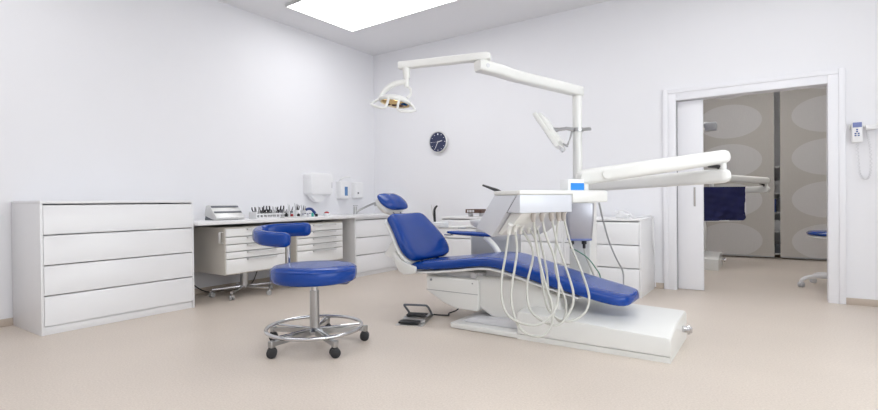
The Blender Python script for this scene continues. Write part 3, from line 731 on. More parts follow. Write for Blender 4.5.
MB().loft(hbs).build('headrest_shell', 'unit', hr_, angle=60)
for sy in (-1, 1):
    MB().tube([on_back(0.41, sy*0.05, -0.012), on_back(0.53, sy*0.05, -0.012), HC-hn*0.04+V((0, sy*0.05, 0))], 0.007, 10).build('headrest_post', 'chrome', hr_)
# far armrest with white strut
ar = MB(); rr_ = []
for x, z, hw, th in ((2.72, 0.708, 0.02, 0.018), (2.745, 0.706, 0.040, 0.032), (2.85, 0.702, 0.046, 0.044), (3.05, 0.698, 0.046, 0.046), (3.16, 0.694, 0.044, 0.044), (3.20, 0.692, 0.03, 0.026)):
    rr_.append([(x, -2.04+hw*math.cos(2*PI*k/14), z+th*0.5*math.sin(2*PI*k/14)) for k in range(14)])
arm = MB().loft(rr_).build('armrest', 'blue', ch, subsurf=1)
MB().box(2.70, 2.78, -2.065, -2.02, 0.676, 0.688, 0.004).build('armrest_tip', 'chrome', arm)
MB().tube([(3.13, -2.04, 0.675), (3.22, -2.045, 0.60), (3.29, -2.075, 0.52), (3.30, -2.12, 0.47)], [0.026, 0.026, 0.026, 0.022], 12, smooth=3).build('armrest_strut', 'unit', arm)

# ------------------------------------------------------------------ spittoon + column (dental unit)
un = empty('dental_unit', (3.92, -1.78, 0), 'white dental unit column with silver canister and spittoon behind the chair', 'dental unit')
MB().prism([(3.835, -1.86), (4.02, -1.86), (4.02, -1.67), (3.835, -1.67)], 0.0, 1.02, axis='z', bev=0.018, seg=3).build('column', 'unit', un)
MB().box(3.74, 4.10, -1.98, -1.56, 0.0, 0.09, 0.02, 3).build('column_foot', 'unit', un)
cn = MB(); sc_ = []
for z, w_, d_ in ((0.682, 0.185, 0.105), (0.69, 0.19, 0.11), (0.83, 0.215, 0.12), (0.96, 0.225, 0.125), (0.972, 0.22, 0.12)):
    sc_.append([(u, v_, z) for u, v_ in rrect(w_, d_, 0.03, 5)])
CM = Matrix.Translation((3.965, -1.975, 0)) @ Matrix.Rotation(math.radians(27), 4, 'Z')
cn.loft([[CM @ V(q) for q in r_] for r_ in sc_]); cno = cn.build('suction_canister', 'canister', un, angle=40)
cr_ = MB(); cr_.loft([[CM @ V((u, v_, z)) for u, v_ in rrect(w_, d_, 0.03, 5)] for z, w_, d_ in ((0.668, 0.170, 0.090), (0.672, 0.19, 0.11), (0.684, 0.192, 0.112), (0.688, 0.188, 0.108))])
cr_.build('canister_rim', 'rimblue', cno)
for dx in (-0.065, 0.035):
    vv = MB(); c0 = CM @ V((dx, -0.01, 0)); vv.cyl((c0.x, c0.y, 0.672), (c0.x, c0.y, 0.640), 0.020, n=14); vv.cyl((c0.x, c0.y, 0.642), (c0.x, c0.y, 0.605), 0.012, n=12)
    vv.build('drain_valve', 'black', cno)
c0 = CM @ V((-0.065, -0.01, 0)); c1 = CM @ V((0.035, -0.01, 0))
MB().tube([(c1.x, c1.y, 0.607), (c1.x+0.01, c1.y, 0.55), (c1.x+0.04, c1.y+0.02, 0.46), (c1.x+0.07, c1.y+0.05, 0.34), (c1.x+0.07, c1.y+0.06, 0.08)], 0.008, 8, smooth=4).build('drain_hose', 'hose', un)
MB().tube([(c0.x, c0.y, 0.607), (c0.x+0.06, c0.y-0.02, 0.585), (c0.x+0.13, c0.y+0.0, 0.535), (c0.x+0.18, c0.y+0.03, 0.46), (c0.x+0.21, c0.y+0.08, 0.36), (c0.x+0.21, c0.y+0.10, 0.07)], 0.0045, 8, smooth=4).build('green_wire', 'green', un)
# link bar between column and spittoon
MB().box(2.86, 3.86, -1.72, -1.66, 0.11, 0.20, 0.015, 2).build('link_bar', 'unitgrey', un)
sp = MB(); sp.loft([[(3.035+u, -1.66+v_, z) for u, v_ in rrect(w_, d_, 0.05, 5)] for z, w_, d_ in ((0.0, 0.40, 0.26), (0.02, 0.42, 0.28), (0.62, 0.44, 0.28), (0.672, 0.44, 0.28), (0.685, 0.42, 0.26))])
spo = sp.build('spittoon_body', 'unitgrey', un, angle=40)
sp2 = MB(); sp2.loft([[(3.05+u, -1.66+v_, z) for u, v_ in rrect(w_, d_, 0.05, 5)] for z, w_, d_ in ((0.685, 0.36, 0.22), (0.70, 0.38, 0.24), (0.725, 0.38, 0.24), (0.735, 0.34, 0.22))])
sp2.build('spittoon_top', 'unit', spo, angle=40)
MB().lathe([(0.05, 0.735), (0.075, 0.745), (0.112, 0.775), (0.120, 0.812), (0.112, 0.814), (0.095, 0.785), (0.05, 0.765), (0, 0.763)], (2.905, -1.70, 0), 36).build('spittoon_bowl', 'card', spo, angle=50)
MB().tube([(3.12, -1.68, 0.735), (3.12, -1.68, 0.86), (3.08, -1.68, 0.89), (3.0, -1.69, 0.885), (2.97, -1.69, 0.862)], 0.008, 10, smooth=4).build('cup_filler', 'chrome', spo)
# assistant's arm with suction handles, reaching toward the head end
aa = MB(); aa.tube([(2.90, -1.60, 0.70), (2.74, -1.66, 0.735), (2.60, -1.74, 0.735), (2.46, -1.80, 0.735)], 0.014, 10, smooth=3)
aao = aa.build('assistant_arm', 'unit', un)
MB().box(2.40, 2.56, -1.86, -1.76, 0.735, 0.79, 0.012).build('instrument_holder', 'card', aao)
MB().box(2.645, 2.72, -1.735, -1.685, 0.720, 0.735, 0.004).build('arm_joint', 'unitgrey', aao)
MB().tube([(2.42, -1.81, 0.78), (2.415, -1.81, 0.86), (2.425, -1.82, 0.92), (2.462, -1.83, 0.952)], [0.013, 0.014, 0.012, 0.009], 10, smooth=4).build('suction_handle', 'black', aao)
MB().tube([(2.405, -1.79, 0.78), (2.375, -1.785, 0.87), (2.355, -1.78, 0.965)], [0.005, 0.004, 0.002], 8).build('suction_tip', 'hose', aao)

# ------------------------------------------------------------------ operating lamp on its pole
def op_lamp(pole, z0, ztop, J, E, Z1, Z2, label):
    """pole xy, J joint xy between the arms, E far end xy"""
    r = empty('operating_lamp', (pole[0], pole[1], z0), label, 'operating lamp')
    pm = MB(); pm.cyl((pole[0], pole[1], z0), (pole[0], pole[1], Z1-0.055), 0.040, n=28)
    pm.cyl((pole[0], pole[1], z0), (pole[0], pole[1], z0+0.03), 0.055, n=28)
    pm.build('pole', 'unit', r)
    P, Jv, Ev = V((pole[0], pole[1], Z1)), V((J[0], J[1], Z1+0.015)), V((E[0], E[1], Z2))
    d = (Jv-P); L = math.hypot(d.x, d.y); F = frame(P, (d.x, d.y, 0))
    def hull(a, b, wa, wb, ha, hb, za, zb, mtx):
        rings = []
        for x, w_, h_, z in ((a, wa, ha, za), (b, wb, hb, zb)):
            rings.append([mtx @ V((x, u, z+v_)) for u, v_ in rrect(w_, h_, 0.018, 4)])
        return rings
    am = MB()
    rings = []
    for x, w_, h_, z in ((-0.05, 0.07, 0.070, -0.012), (-0.04, 0.085, 0.085, -0.012), (0.10, 0.085, 0.085, -0.01), (L-0.30, 0.085, 0.080, 0.0), (L-0.16, 0.095, 0.080, 0.012), (L+0.03, 0.10, 0.080, 0.015), (L+0.055, 0.07, 0.07, 0.015)):
        rings.append([F @ V((x, u, z+v_)) for u, v_ in rrect(w_, h_, 0.020, 4)])
    am.loft(rings)
    ao = am.build('lower_arm', 'unit', r, angle=40)
    MB().cyl(V((Jv.x, Jv.y, Z1+0.05)), V((Jv.x, Jv.y, Z2-0.024)), 0.036, n=24).build('elbow_joint', 'unit', r)
    sd = F.to_3x3() @ V((0, 1, 0))
    for s_ in (1, -1):
        q = Jv + sd*(0.05*s_) - V((0, 0, 0.0)); MB().cyl(q, q+sd*(0.004*s_), 0.016, n=16).build('pivot_cap', 'softgrey', ao)
    d2 = Ev-V((Jv.x, Jv.y, Z2)); L2 = math.hypot(d2.x, d2.y); F2 = frame((Jv.x, Jv.y, Z2), d2)
    rings = []
    for x, w_, h_ in ((-0.055, 0.05, 0.040), (-0.035, 0.075, 0.052), (0.06, 0.075, 0.055), (0.12, 0.062, 0.055), (L2-0.02, 0.055, 0.055), (L2+0.035, 0.055, 0.055), (L2+0.04, 0.045, 0.045)):
        rings.append([F2 @ V((x, u, v_)) for u, v_ in rrect(w_, h_, 0.010, 4)])
    MB().loft(rings).build('upper_arm', 'unit', r, angle=40)
    # yoke and head, laid out relative to the arm end
    dirx = V((d2.x, d2.y, 0)).normalized()          # outwards along the arm
    sid = V((0.83, 0.56, 0))                         # across the head
    K = Ev - dirx*0.02
    ym = MB(); ym.tube([K+V((0, 0, -0.02)), K+V((0, 0, -0.10))], [0.030, 0.026], 18); ym.tube([K+V((0, 0, -0.10)), K+V((0, 0, -0.165))], [0.020, 0.017], 16)
    yo = ym.build('swivel', 'unit', r)
    Hc = K + V((-0.063, -0.057, -0.268))
    ya = MB(); ya.tube([K+V((0, 0, -0.125)), K-sid*0.09+V((0, 0, -0.140)), K-sid*0.165+V((0, 0, -0.190)), Hc-sid*0.122+V((0, 0, 0.004))], [0.018, 0.021, 0.019, 0.013], 12, smooth=5)
    ya.build('yoke_arm', 'unit', yo)
    yb = MB(); yb.tube([K+V((0, 0, -0.155)), K+sid*0.028+V((0, 0, -0.18)), K+sid*0.030+V((0, 0, -0.22)), Hc+sid*0.09+V((0, 0, 0.02))], 0.010, 10, smooth=5)
    yb.build('yoke_rod', 'unit', yo)
    # head: shallow dome, tipped so its reflector looks down and towards the room
    nz = (V((0.06, 0.22, 1.0))).normalized(); nx = (sid - nz*sid.dot(nz)).normalized(); ny = nz.cross(nx)
    HM = Matrix(((nx.x, ny.x, nz.x, Hc.x), (nx.y, ny.y, nz.y, Hc.y), (nx.z, ny.z, nz.z, Hc.z), (0, 0, 0, 1)))
    SCL = Matrix.Diagonal((1.0, 0.78, 1.0, 1.0))
    hm = MB(); hm.lathe([(0.112, -0.026), (0.122, -0.022), (0.126, -0.010), (0.118, 0.006), (0.085, 0.022), (0.04, 0.030), (0, 0.032)], n=40, mtx=HM @ SCL)
    ho = hm.build('lamp_head', 'unit', r, angle=50)
    MB().lathe([(0.0, -0.040), (0.05, -0.044), (0.092, -0.036), (0.110, -0.0285), (0.110, -0.026), (0, -0.026)], n=40, mtx=HM @ SCL).build('reflector', 'gold', ho, angle=60)
    bk = MB()
    for x in (-0.045, 0.0, 0.05): bk.sphere(HM @ V((x, -0.012, -0.042)), 0.022, 0.018, 0.008, u=14, v=8)
    bk.build('bulb_shield', 'brown', ho)
    for s_ in (-1, 1):
        g = MB(); pts_ = [HM @ V(q) for q in ((s_*0.040, -0.082, -0.018), (s_*0.045, -0.118, -0.105), (s_*0.100, -0.110, -0.108), (s_*0.165, -0.055, -0.072), (s_*0.112, -0.010, -0.008))]
        g.tube(pts_, 0.010, 8, smooth=2); g.build('lamp_handle', 'unit', ho)
    return r
op_lamp((3.88, -1.75), 1.02, 1.95, (3.555, -2.82), (2.965, -2.985), 1.945, 2.03, 'white double-arm operating lamp with gold reflector reaching over the chair')

# ------------------------------------------------------------------ monitor on the pole
mo = empty('monitor', (3.88, -1.75, 1.55), 'white flat monitor tilted on the lamp pole, seen nearly edge on', 'monitor')
mc = V((3.745, -2.05, 1.555))
wdir = V((-0.20, 0.98, 0)).normalized()
hor = V((-wdir.y, wdir.x, 0))                       # points -X : horizontal front direction
if hor.x > 0: hor = -hor
tl = math.radians(33)
updir = (V((0, 0, 1))*math.cos(tl) + hor*math.sin(tl)).normalized()
nfr = wdir.cross(updir).normalized()
if nfr.x > 0: nfr = -nfr
MM = Matrix(((wdir.x, updir.x, nfr.x, mc.x), (wdir.y, updir.y, nfr.y, mc.y), (wdir.z, updir.z, nfr.z, mc.z), (0, 0, 0, 1)))
MB().box(-0.20, 0.20, -0.165, 0.165, -0.022, 0.012, 0.006, mtx=MM).build('bezel', 'unit', mo)
MB().box(-0.185, 0.185, -0.140, 0.150, 0.0115, 0.0135, mtx=MM).build('screen', 'bookgrey', mo)
MB().box(-0.175, 0.175, -0.14, 0.145, -0.048, -0.018, 0.010, mtx=MM).build('back_shell', 'unit', mo)
MB().box(-0.03, 0.03, -0.195, -0.160, -0.022, 0.008, 0.004, mtx=MM).build('button_bar', 'softgrey', mo)
bk = MB(); q0 = MM @ V((0, 0.0, -0.032)); q1 = V((3.835, -1.90, 1.60)); q2 = V((3.88, -1.75, 1.60))
bk.tube([q0, q0+(q1-q0)*0.5, q1, q2+V((-0.022, -0.066, 0))], [0.026, 0.015, 0.015, 0.018], 12)
bk.build('mount_arm', 'chrome', mo)
cb_ = MB(); cb_.lathe([(0.054, 1.585), (0.054, 1.615), (0.0415, 1.615), (0.0415, 1.585), (0.054, 1.585)], (3.88, -1.75, 0), 24, caps=False); cb_.box(3.925, 3.995, -1.772, -1.728, 1.588, 1.612, 0.004)
cb_.build('clamp', 'steel', mo)
w_ = MB(); e0 = MM @ V((0, -0.13, -0.038))
w_.tube([e0, e0+V((0.03, 0.04, -0.03)), V((3.83, -1.86, 1.47)), V((3.845, -1.815, 1.54)), V((3.855, -1.805, 1.60))], 0.005, 8, smooth=4)
w_.tube([e0, e0+V((0.03, 0.05, -0.015)), V((3.84, -1.84, 1.51)), V((3.85, -1.81, 1.59))], 0.004, 8, smooth=4)
w_.build('monitor_cable', 'hosegrey', mo)

# ------------------------------------------------------------------ instrument delivery tray
TO = V((3.988, -3.155, 0)); TA = math.atan2(0.894, 0.447)
tr = empty('instrument_delivery_tray', (0, 0, 0), 'white instrument tray with looping hoses on a double swing arm', 'delivery tray')
MB().box(-0.004, 0.745, -0.006, 0.268, 1.0345, 1.062, 0.006).build('tray_top', 'unit', tr)
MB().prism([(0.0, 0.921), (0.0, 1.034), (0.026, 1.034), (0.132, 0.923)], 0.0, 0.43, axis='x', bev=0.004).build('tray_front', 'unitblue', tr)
MB().box(0.43, 0.752, -0.012, 0.27, 0.982, 1.0585, 0.010).build('arm_mount', 'unit', tr)
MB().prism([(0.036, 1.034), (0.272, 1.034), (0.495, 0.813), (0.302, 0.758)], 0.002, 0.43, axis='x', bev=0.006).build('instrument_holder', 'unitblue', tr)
MB().prism([(0.02, 0.920), (0.132, 0.920), (0.275, 0.780), (0.235, 0.772), (0.10, 0.85)], 0.03, 0.42, axis='x', bev=0.008).build('holder_underside', 'unit', tr)
MB().prism([(0.026, 1.032), (0.037, 1.032), (0.150, 0.918), (0.131, 0.924)], 0.008, 0.425, axis='x').build('seam_shade_filler', 'black', tr)  # black filler painting the shade inside the gap between holder and body
hoses = [
 [(0.019, 0.135, 0.85), (-0.006, 0.136, 0.685), (-0.06, 0.119, 0.463), (-0.06, 0.049, 0.307), (0.052, -0.06, 0.254), (0.168, -0.101, 0.321), (0.237, -0.081, 0.465), (0.247, -0.028, 0.652), (0.213, 0.015, 0.822), (0.197, 0.025, 0.93)],
 [(0.065, 0.135, 0.85), (0.055, 0.102, 0.684), (-0.018, 0.072, 0.41), (-0.009, -0.003, 0.231), (0.065, -0.091, 0.192), (0.143, -0.111, 0.247), (0.177, -0.083, 0.366), (0.168, -0.031, 0.501), (0.154, 0.025, 0.704), (0.126, 0.025, 0.93)],
 [(0.13, 0.153, 0.85), (0.164, 0.076, 0.68), (0.095, 0.055, 0.471), (0.088, 0.0, 0.317), (0.19, -0.103, 0.245), (0.293, -0.125, 0.335), (0.334, -0.102, 0.44), (0.316, -0.044, 0.617), (0.299, 0.001, 0.743), (0.273, 0.022, 0.93)],
 [(0.208, 0.167, 0.85), (0.225, 0.099, 0.707), (0.197, 0.021, 0.46), (0.194, -0.036, 0.324), (0.258, -0.118, 0.264), (0.378, -0.15, 0.305), (0.437, -0.136, 0.403), (0.432, -0.075, 0.561), (0.408, -0.003, 0.738), (0.376, 0.022, 0.93)],
 [(0.27, 0.159, 0.85), (0.256, 0.058, 0.579), (0.229, 0.002, 0.389), (0.239, -0.05, 0.277), (0.263, -0.086, 0.263), (0.309, -0.065, 0.367), (0.284, -0.004, 0.552), (0.328, 0.042, 0.739), (0.334, 0.022, 0.93)]]
hoses = [[(p_[0], p_[1], p_[2]-(0.032 if p_[2] > 0.75 else 0.015)) for p_ in h] for h in hoses]
for h in hoses:
    ho = MB().tube(h, 0.0075, 10, smooth=6).build('instrument_hose', 'hose', tr)
    e_ = V(h[-1]); MB().tube([e_+V((0, 0, 0.022)), e_+V((0, 0, -0.012)), e_+V((0, 0, -0.035))], [0.017, 0.016, 0.010], 14).build('hose_connector', 'connector', ho)
    s_ = V(h[0]); MB().tube([s_+V((0.0, -0.02, 0.03)), s_+V((0, 0, 0.0)), s_+V((0, 0.004, -0.04))], [0.018, 0.016, 0.011], 14).build('hose_outlet', 'unit', ho)
# instruments parked in the holder, black handles
for k, tt in enumerate((0.06, 0.17, 0.29)):
    hb_ = MB().tube([(tt, 0.284, 1.0), (tt, 0.288, 1.055), (tt-0.005, 0.38, 1.085), (tt-0.01, 0.47, 1.108)], [0.012, 0.015, 0.010, 0.007], 10, smooth=3)
    if k == 0: hb_.build('handpiece', 'black', tr)
    else: hb_.bm.free()
# grey hose hanging from the far end of the tray
MB().tube([(0.654, -0.023, 0.977), (0.769, 0.049, 0.857), (0.93, 0.141, 0.696), (1.085, 0.213, 0.555), (1.211, 0.256, 0.433), (1.216, 0.252, 0.309), (1.275, 0.255, 0.15), (1.288, 0.318, 0.012), (1.266, 0.497, 0.012)], 0.006, 8, smooth=5).build('supply_hose', 'hosegrey', tr)
tr.location = (TO.x, TO.y, 0); tr.rotation_euler = (0, 0, TA)

def swing_arm(base, elbow, head, zb, ze1, ze2, zh, zbase0, zmount, label):
    r = empty('swing_arm', (base[0], base[1], zbase0), label, 'swing arm')
    def beam(a, b, ra, rb, name):
        a, b = V(a), V(b); d = (b-a); L = d.length; F = frame(a, d)
        rings = []
        st_ = [(-ra*0.95, 0.35), (-ra*0.75, 0.7), (-ra*0.3, 0.95), (0.0, 1.0)]
        for x, k in st_: rings.append([F @ V((x, u, v_)) for u, v_ in rrect(ra*1.5*k, ra*2*k, ra*0.6*k, 5)])
        for x, k in reversed(st_): rings.append([F @ V((L-x*rb/ra, u, v_)) for u, v_ in rrect(rb*1.5*k, rb*2*k, rb*0.6*k, 5)])
        return MB().loft(rings).build(name, 'unit', r, angle=40), F, L
    B = (base[0], base[1], zb); E1 = (elbow[0], elbow[1], ze1); E2 = (elbow[0], elbow[1], ze2); Hh = (head[0], head[1], zh)
    lo, F, L = beam(B, E1, 0.042, 0.050, 'lower_beam')
    up_, F2, L2 = beam(Hh, E2, 0.055, 0.047, 'upper_beam')
    for t_, rr__ in ((0.0, 0.030), (0.16, 0.030)):
        for s_ in (-1, 1):
            q = F2 @ V((t_*L2, s_*0.040, -0.004)); q2 = F2 @ V((t_*L2, s_*0.056, -0.004))
            MB().cyl(q, q2, rr__, n=20).build('pivot_cap', 'unit', up_)
    MB().cyl(V(E1)+V((0, 0, 0.03)), V(E2)-V((0, 0, 0.03)), 0.022, n=18).build('elbow_pin', 'unit', r)
    q = F2 @ V((L2-0.10, 0, -0.048)); MB().tube([q, F2 @ V((L2-0.03, 0, -0.062)), V(E1)+V((-0.03, -0.01, 0.045))], [0.010, 0.012, 0.010], 10).build('tension_knob', 'black', r)
    MB().cyl(V((base[0], base[1], zbase0)), V((base[0], base[1], zb)), 0.036, n=20).build('base_pivot', 'unit', r)
    MB().cyl(V((head[0], head[1], zmount)), V((head[0], head[1], zh)), 0.030, n=20).build('tray_pivot', 'unit', r)
    return r
thead = Matrix.Rotation(TA, 4, 'Z') @ V((0.665, 0.12, 0)) + TO
swing_arm((3.975, -1.80), (4.99, -2.10), (thead.x, thead.y), 1.108, 1.152, 1.279, 1.156, 1.021, 1.0635, 'white double swing arm carrying the instrument tray, elbow near the door')

# box on the tray
bx = Matrix.Translation(TO) @ Matrix.Rotation(TA, 4, 'Z')
gb = empty('glove_box', bx @ V((0.52, 0.10, 1.062)), 'small white and blue cardboard box standing on the tray top', 'box')
MB().box(0.435, 0.575, 0.035, 0.115, 1.063, 1.137, 0.002, mtx=bx).build('carton', 'card', gb)
MB().box(0.455, 0.576, 0.0335, 0.036, 1.065, 1.112, mtx=bx).build('blue_print', 'cyan', gb)

# ------------------------------------------------------------------ foot pedal
fp = empty('foot_control', (2.79, -2.63, 0), 'grey foot control with black pedals and bar handle on the floor', 'foot pedal')
FM = Matrix.Translation((2.80, -2.63, 0)) @ Matrix.Rotation(math.radians(20), 4, 'Z')
MB().prism([(-0.13, -0.19), (0.095, -0.19), (0.10, 0.17), (-0.10, 0.17)], 0.0005, 0.006, axis='z', mtx=FM).build('base_sheet', 'alu', fp)
MB().prism([(-0.095, 0.006), (-0.095, 0.036), (-0.04, 0.046), (0.17, 0.030), (0.17, 0.006)], -0.10, 0.095, axis='x', bev=0.004, mtx=FM).build('pedal_housing', 'steel', fp)
MB().box(-0.085, 0.080, -0.040, 0.045, 0.046, 0.060, 0.005, mtx=FM).build('top_pedal', 'rubber', fp)
MB().box(-0.11, 0.060, -0.175, -0.105, 0.012, 0.030, 0.006, mtx=FM).build('side_pedal', 'rubber', fp)
hb_ = MB(); hb_.tube([FM @ V(q) for q in ((-0.093, 0.10, 0.03), (-0.115, 0.06, 0.085), (-0.125, 0.035, 0.118), (-0.10, 0.03, 0.124), (0.05, 0.03, 0.124), (0.075, 0.035, 0.118), (0.085, 0.07, 0.085), (0.093, 0.12, 0.028))], 0.009, 10, smooth=4)
hb_.build('bar_handle', 'bookgrey', fp)
MB().tube([FM @ V((0.05, 0.165, 0.015)), FM @ V((0.08, 0.20, 0.010)), (2.93, -2.36, 0.008), (2.90, -2.30, 0.010), (2.98, -2.28, 0.05), (3.05, -2.28, 0.15)], 0.006, 8, smooth=5).build('cable', 'rubber', fp)

# ------------------------------------------------------------------ room beyond the sliding door
ch2 = dup(ch, (3.49, 2.16, 0), label='second dental chair beyond the sliding door, only its white foot end showing')
# loose blue coat over its tray arm
sa2 = swing_arm((4.30, 3.05), (5.19, 2.50), (4.55, 1.99), 1.12, 1.12, 1.245, 1.30, 1.00, 1.12, 'pale swing arm in the far room with the navy apron over it')
MB().prism([(4.22, 2.97), (4.38, 2.97), (4.38, 3.13), (4.22, 3.13)], 0, 1.0, axis='z', bev=0.015).build('arm_column', 'unit', sa2)
ap = MB()
ax0, ax1 = V((4.42, 1.82)), V((4.94, 2.22))
rows = []
NS, NT = 28, 22
dv = (ax1-ax0).normalized(); nv = V((dv.y, -dv.x))
def apz(u, t): return 0.74 + 0.50*t
grid_f = []
for side in (1, -1):
    g = []
    for i in range(NS+1):
        u = i/NS; row = []
        for j_ in range(NT+1):
            t_ = j_/NT
            wob = 0.010*math.sin(9*u+5*t_)+0.006*math.sin(21*u-11*t_)+0.004*math.sin(33*t_+7*u)
            cut = 0.035*max(0, (u-0.93)/0.07)**2 * (1 if t_ < 0.15 else 0)
            p2 = ax0 + (ax1-ax0)*u + nv*(wob*(1-t_*0.5) + side*0.009)
            row.append(V((p2.x, p2.y, 0.685+0.475*t_+cut)))
        g.append(row)
    grid_f.append(g)
vs0 = [[ap.bm.verts.new(q) for q in row] for row in grid_f[0]]; vs1 = [[ap.bm.verts.new(q) for q in row] for row in grid_f[1]]
for i in range(NS):
    for j_ in range(NT):
        ap.bm.faces.new([vs0[i][j_], vs0[i+1][j_], vs0[i+1][j_+1], vs0[i][j_+1]]); ap.bm.faces.new([vs1[i][j_], vs1[i][j_+1], vs1[i+1][j_+1], vs1[i+1][j_]])
for i in range(NS):
    ap.bm.faces.new([vs0[i][0], vs1[i][0], vs1[i+1][0], vs0[i+1][0]]); ap.bm.faces.new([vs0[i][NT], vs0[i+1][NT], vs1[i+1][NT], vs1[i][NT]])
for j_ in range(NT):
    ap.bm.faces.new([vs0[0][j_], vs0[0][j_+1], vs1[0][j_+1], vs1[0][j_]]); ap.bm.faces.new([vs0[NS][j_], vs1[NS][j_], vs1[NS][j_+1], vs0[NS][j_+1]])
apo = tag(ap.build('protective_apron', 'navy', angle=60), 'navy blue protective apron hanging beyond the sliding door', 'apron')
bp_ = MB(); bp_.tube([(ax1.x+0.004, ax1.y+0.003, 1.16), (ax1.x+0.006, ax1.y+0.004, 0.755), (ax1.x-0.02, ax1.y-0.015, 0.695), (ax1.x-0.06, ax1.y-0.045, 0.682), (ax0.x, ax0.y, 0.682)], 0.009, 8)
bp_.build('apron_binding', 'card', apo)
# lamp elbow in the far room
l2 = empty('wall_lamp_arm', (4.50, 2.0, 2.0), 'grey jointed lamp arm high in the far room behind the door leaf', 'lamp arm')
mm = MB(); mm.tube([(3.1, 2.30, 1.84), (4.50, 2.08, 1.985)], 0.03, 12); mm.build('lower_arm', 'unit', l2)
MB().box(4.47, 4.62, 1.95, 2.06, 1.955, 2.075, 0.02).build('arm_joint', 'unitgrey', l2)
MB().tube([(3.1, 2.05, 2.04), (4.50, 2.01, 2.055)], 0.034, 12).build('upper_arm', 'softgrey', l2)
# panel curtains
for (x0, x1, lab) in ((4.02, 5.285, 'pale oval-patterned panel curtain nearer the sliding door leaf'), (5.365, 6.61, 'pale oval-patterned panel curtain on the far room right side')):
    r = empty('panel_curtain', ((x0+x1)/2, 3.80, 0.03), lab, 'curtain', 'panel curtains in the far room')
    n = 40; A_, B_ = [], []
    cm = MB()
    rings = []
    for i in range(n+1):
        u = i/n; x = x0+(x1-x0)*u; y = 3.80+0.006*math.sin(6*u)+0.004*math.sin(19*u)
        rings.append([(x, y-0.003, 0.045), (x, y+0.003, 0.045), (x, y+0.003, 3.213), (x, y-0.003, 3.213)])
    cm.loft(rings); co = cm.build('curtain_panel', 'curtain', r)
    MB().box(x0, x1, 3.79, 3.812, 0.022, 0.048, 0.003).build('bottom_bar', 'deskgrey', r)
rl = MB(); rl.box(3.2, 7.4, 3.785, 3.815, 3.215, 3.25, 0.003)
for x in (3.6, 5.3, 7.0): rl.box(x, x+0.03, 3.79, 3.81, 3.25, H)
tag(rl.build('curtain_rail', 'alu'), 'metal ceiling rail carrying the panel curtains', 'curtain rail')
# shelf seen in the gap between the curtains
sf = empty('shelf_unit', (5.33, 4.05, 0), 'open white shelf unit in the gap between the panel curtains', 'shelf')
for x in (4.95, 5.70): MB().box(x, x+0.02, 3.92, 4.185, 0, 1.55, 0.002).build('side_panel', 'lam', sf)
for z in (0.06, 0.42, 0.74, 1.06, 1.50): MB().box(4.97, 5.70, 3.92, 4.185, z, z+0.022, 0.002).build('shelf_board', 'lam', sf)
for k, (x, z, w_, h_, m, lab) in enumerate(((5.22, 0.762, 0.09, 0.22, 'bookblue', 'blue box upright on the middle shelf between the curtains'), (5.33, 0.762, 0.07, 0.24, 'bookgrey', 'dark grey box upright on the middle shelf between the curtains'), (5.20, 1.082, 0.20, 0.20, 'deskgrey', 'mid grey box on the upper shelf between the curtains'), (5.22, 0.442, 0.18, 0.18, 'softgrey', 'pale grey box on the lower shelf between the curtains'), (5.24, 0.082, 0.15, 0.14, 'bookgrey', 'dark box on the bottom shelf between the curtains'))):
    tag(MB().box(x, x+w_, 3.95, 4.15, z+0.001, z+h_, 0.004).build('storage_box', m), lab, 'box', 'boxes on the far shelf')
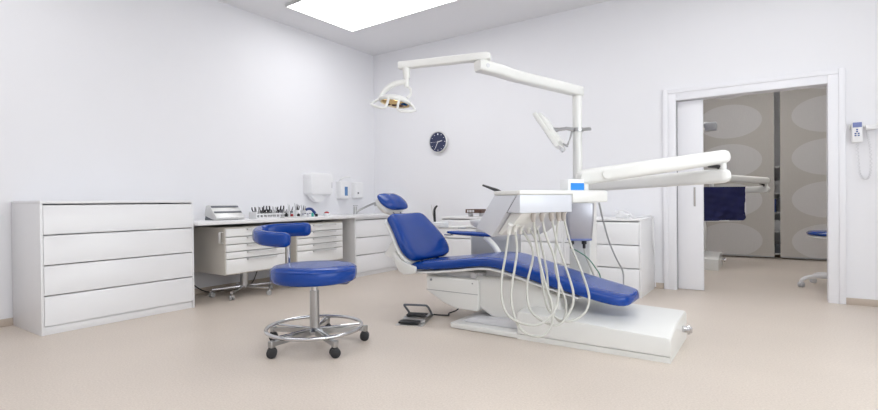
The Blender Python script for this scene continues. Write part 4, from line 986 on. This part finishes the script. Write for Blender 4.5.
# far room stool
s2c = V((5.86, 0.985, 0))
s2 = empty('office_stool', s2c, 'blue stool on white star base half hidden by the right door jamb', 'stool')
for k in range(5):
    a = math.radians(198) + 2*PI*k/5; ca, sa = math.cos(a), math.sin(a); px, py = s2c.x+0.353*ca, s2c.y+0.353*sa
    lo = MB().tube([s2c+V((0.03*ca, 0.03*sa, 0.125)), s2c+V((0.2*ca, 0.2*sa, 0.125)), s2c+V((0.31*ca, 0.31*sa, 0.105)), s2c+V((0.353*ca, 0.353*sa, 0.07))], [0.028, 0.024, 0.021, 0.018], 12, smooth=3).build('base_leg', 'plastic', s2)
    f, w_ = MB(), MB(); castor(f, w_, px, py, a+0.6+k, r=0.03, wd=0.018, top=0.08)
    w_.build('castor_wheel', 'softgrey', lo); f.build('castor_hood', 'plastic', lo)
MB().lathe([(0.04, 0.09), (0.045, 0.15), (0.03, 0.17), (0.028, 0.52), (0.08, 0.55), (0, 0.55)], s2c, 24).build('column', 'plastic', s2)
MB().lathe([(0.20, 0.548), (0.26, 0.56), (0.27, 0.575), (0.22, 0.58), (0, 0.58)], s2c, 40).build('seat_shell', 'plastic', s2, angle=50)
MB().lathe([(0.24, 0.578), (0.280, 0.588), (0.285, 0.605), (0.265, 0.622), (0, 0.628)], s2c, 40).build('seat', 'blue', s2, angle=60)

# ------------------------------------------------------------------ camera, world, view
f, pi_, ro, ya, cx, cy = 490.297, -0.0078, -0.0103, 0.5983, 5.2697, -5.9138
F0 = V((-math.sin(ya), math.cos(ya), 0)); R0 = V((math.cos(ya), math.sin(ya), 0)); U0 = V((0, 0, 1))
Fw = F0*math.cos(pi_)+U0*math.sin(pi_); U = -F0*math.sin(pi_)+U0*math.cos(pi_)
R = R0*math.cos(ro)+U*math.sin(ro); U2 = -R0*math.sin(ro)+U*math.cos(ro)
cd = bpy.data.cameras.new('camera'); cd.sensor_width = 36; cd.lens = f/878*36; cd.clip_start = 0.05
co = bpy.data.objects.new('camera', cd); COL.objects.link(co)
co.matrix_world = Matrix(((R.x, U2.x, -Fw.x, cx), (R.y, U2.y, -Fw.y, cy), (R.z, U2.z, -Fw.z, 1.0), (0, 0, 0, 1)))
S.camera = co
wd_ = bpy.data.worlds.new('world'); S.world = wd_; wd_.use_nodes = True
wd_.node_tree.nodes['Background'].inputs[0].default_value = (0.95, 0.97, 1.0, 1)
wd_.node_tree.nodes['Background'].inputs[1].default_value = 4.6
S.view_settings.view_transform = 'Standard'; S.view_settings.look = 'None'; S.view_settings.gamma = 1.0
S.view_settings.use_curve_mapping = False
S.view_settings.exposure = 0.14
try:
    S.cycles.max_bounces = 10; S.cycles.diffuse_bounces = 6; S.cycles.use_denoising = True
    S.cycles.sample_clamp_indirect = 6.0
except Exception: pass
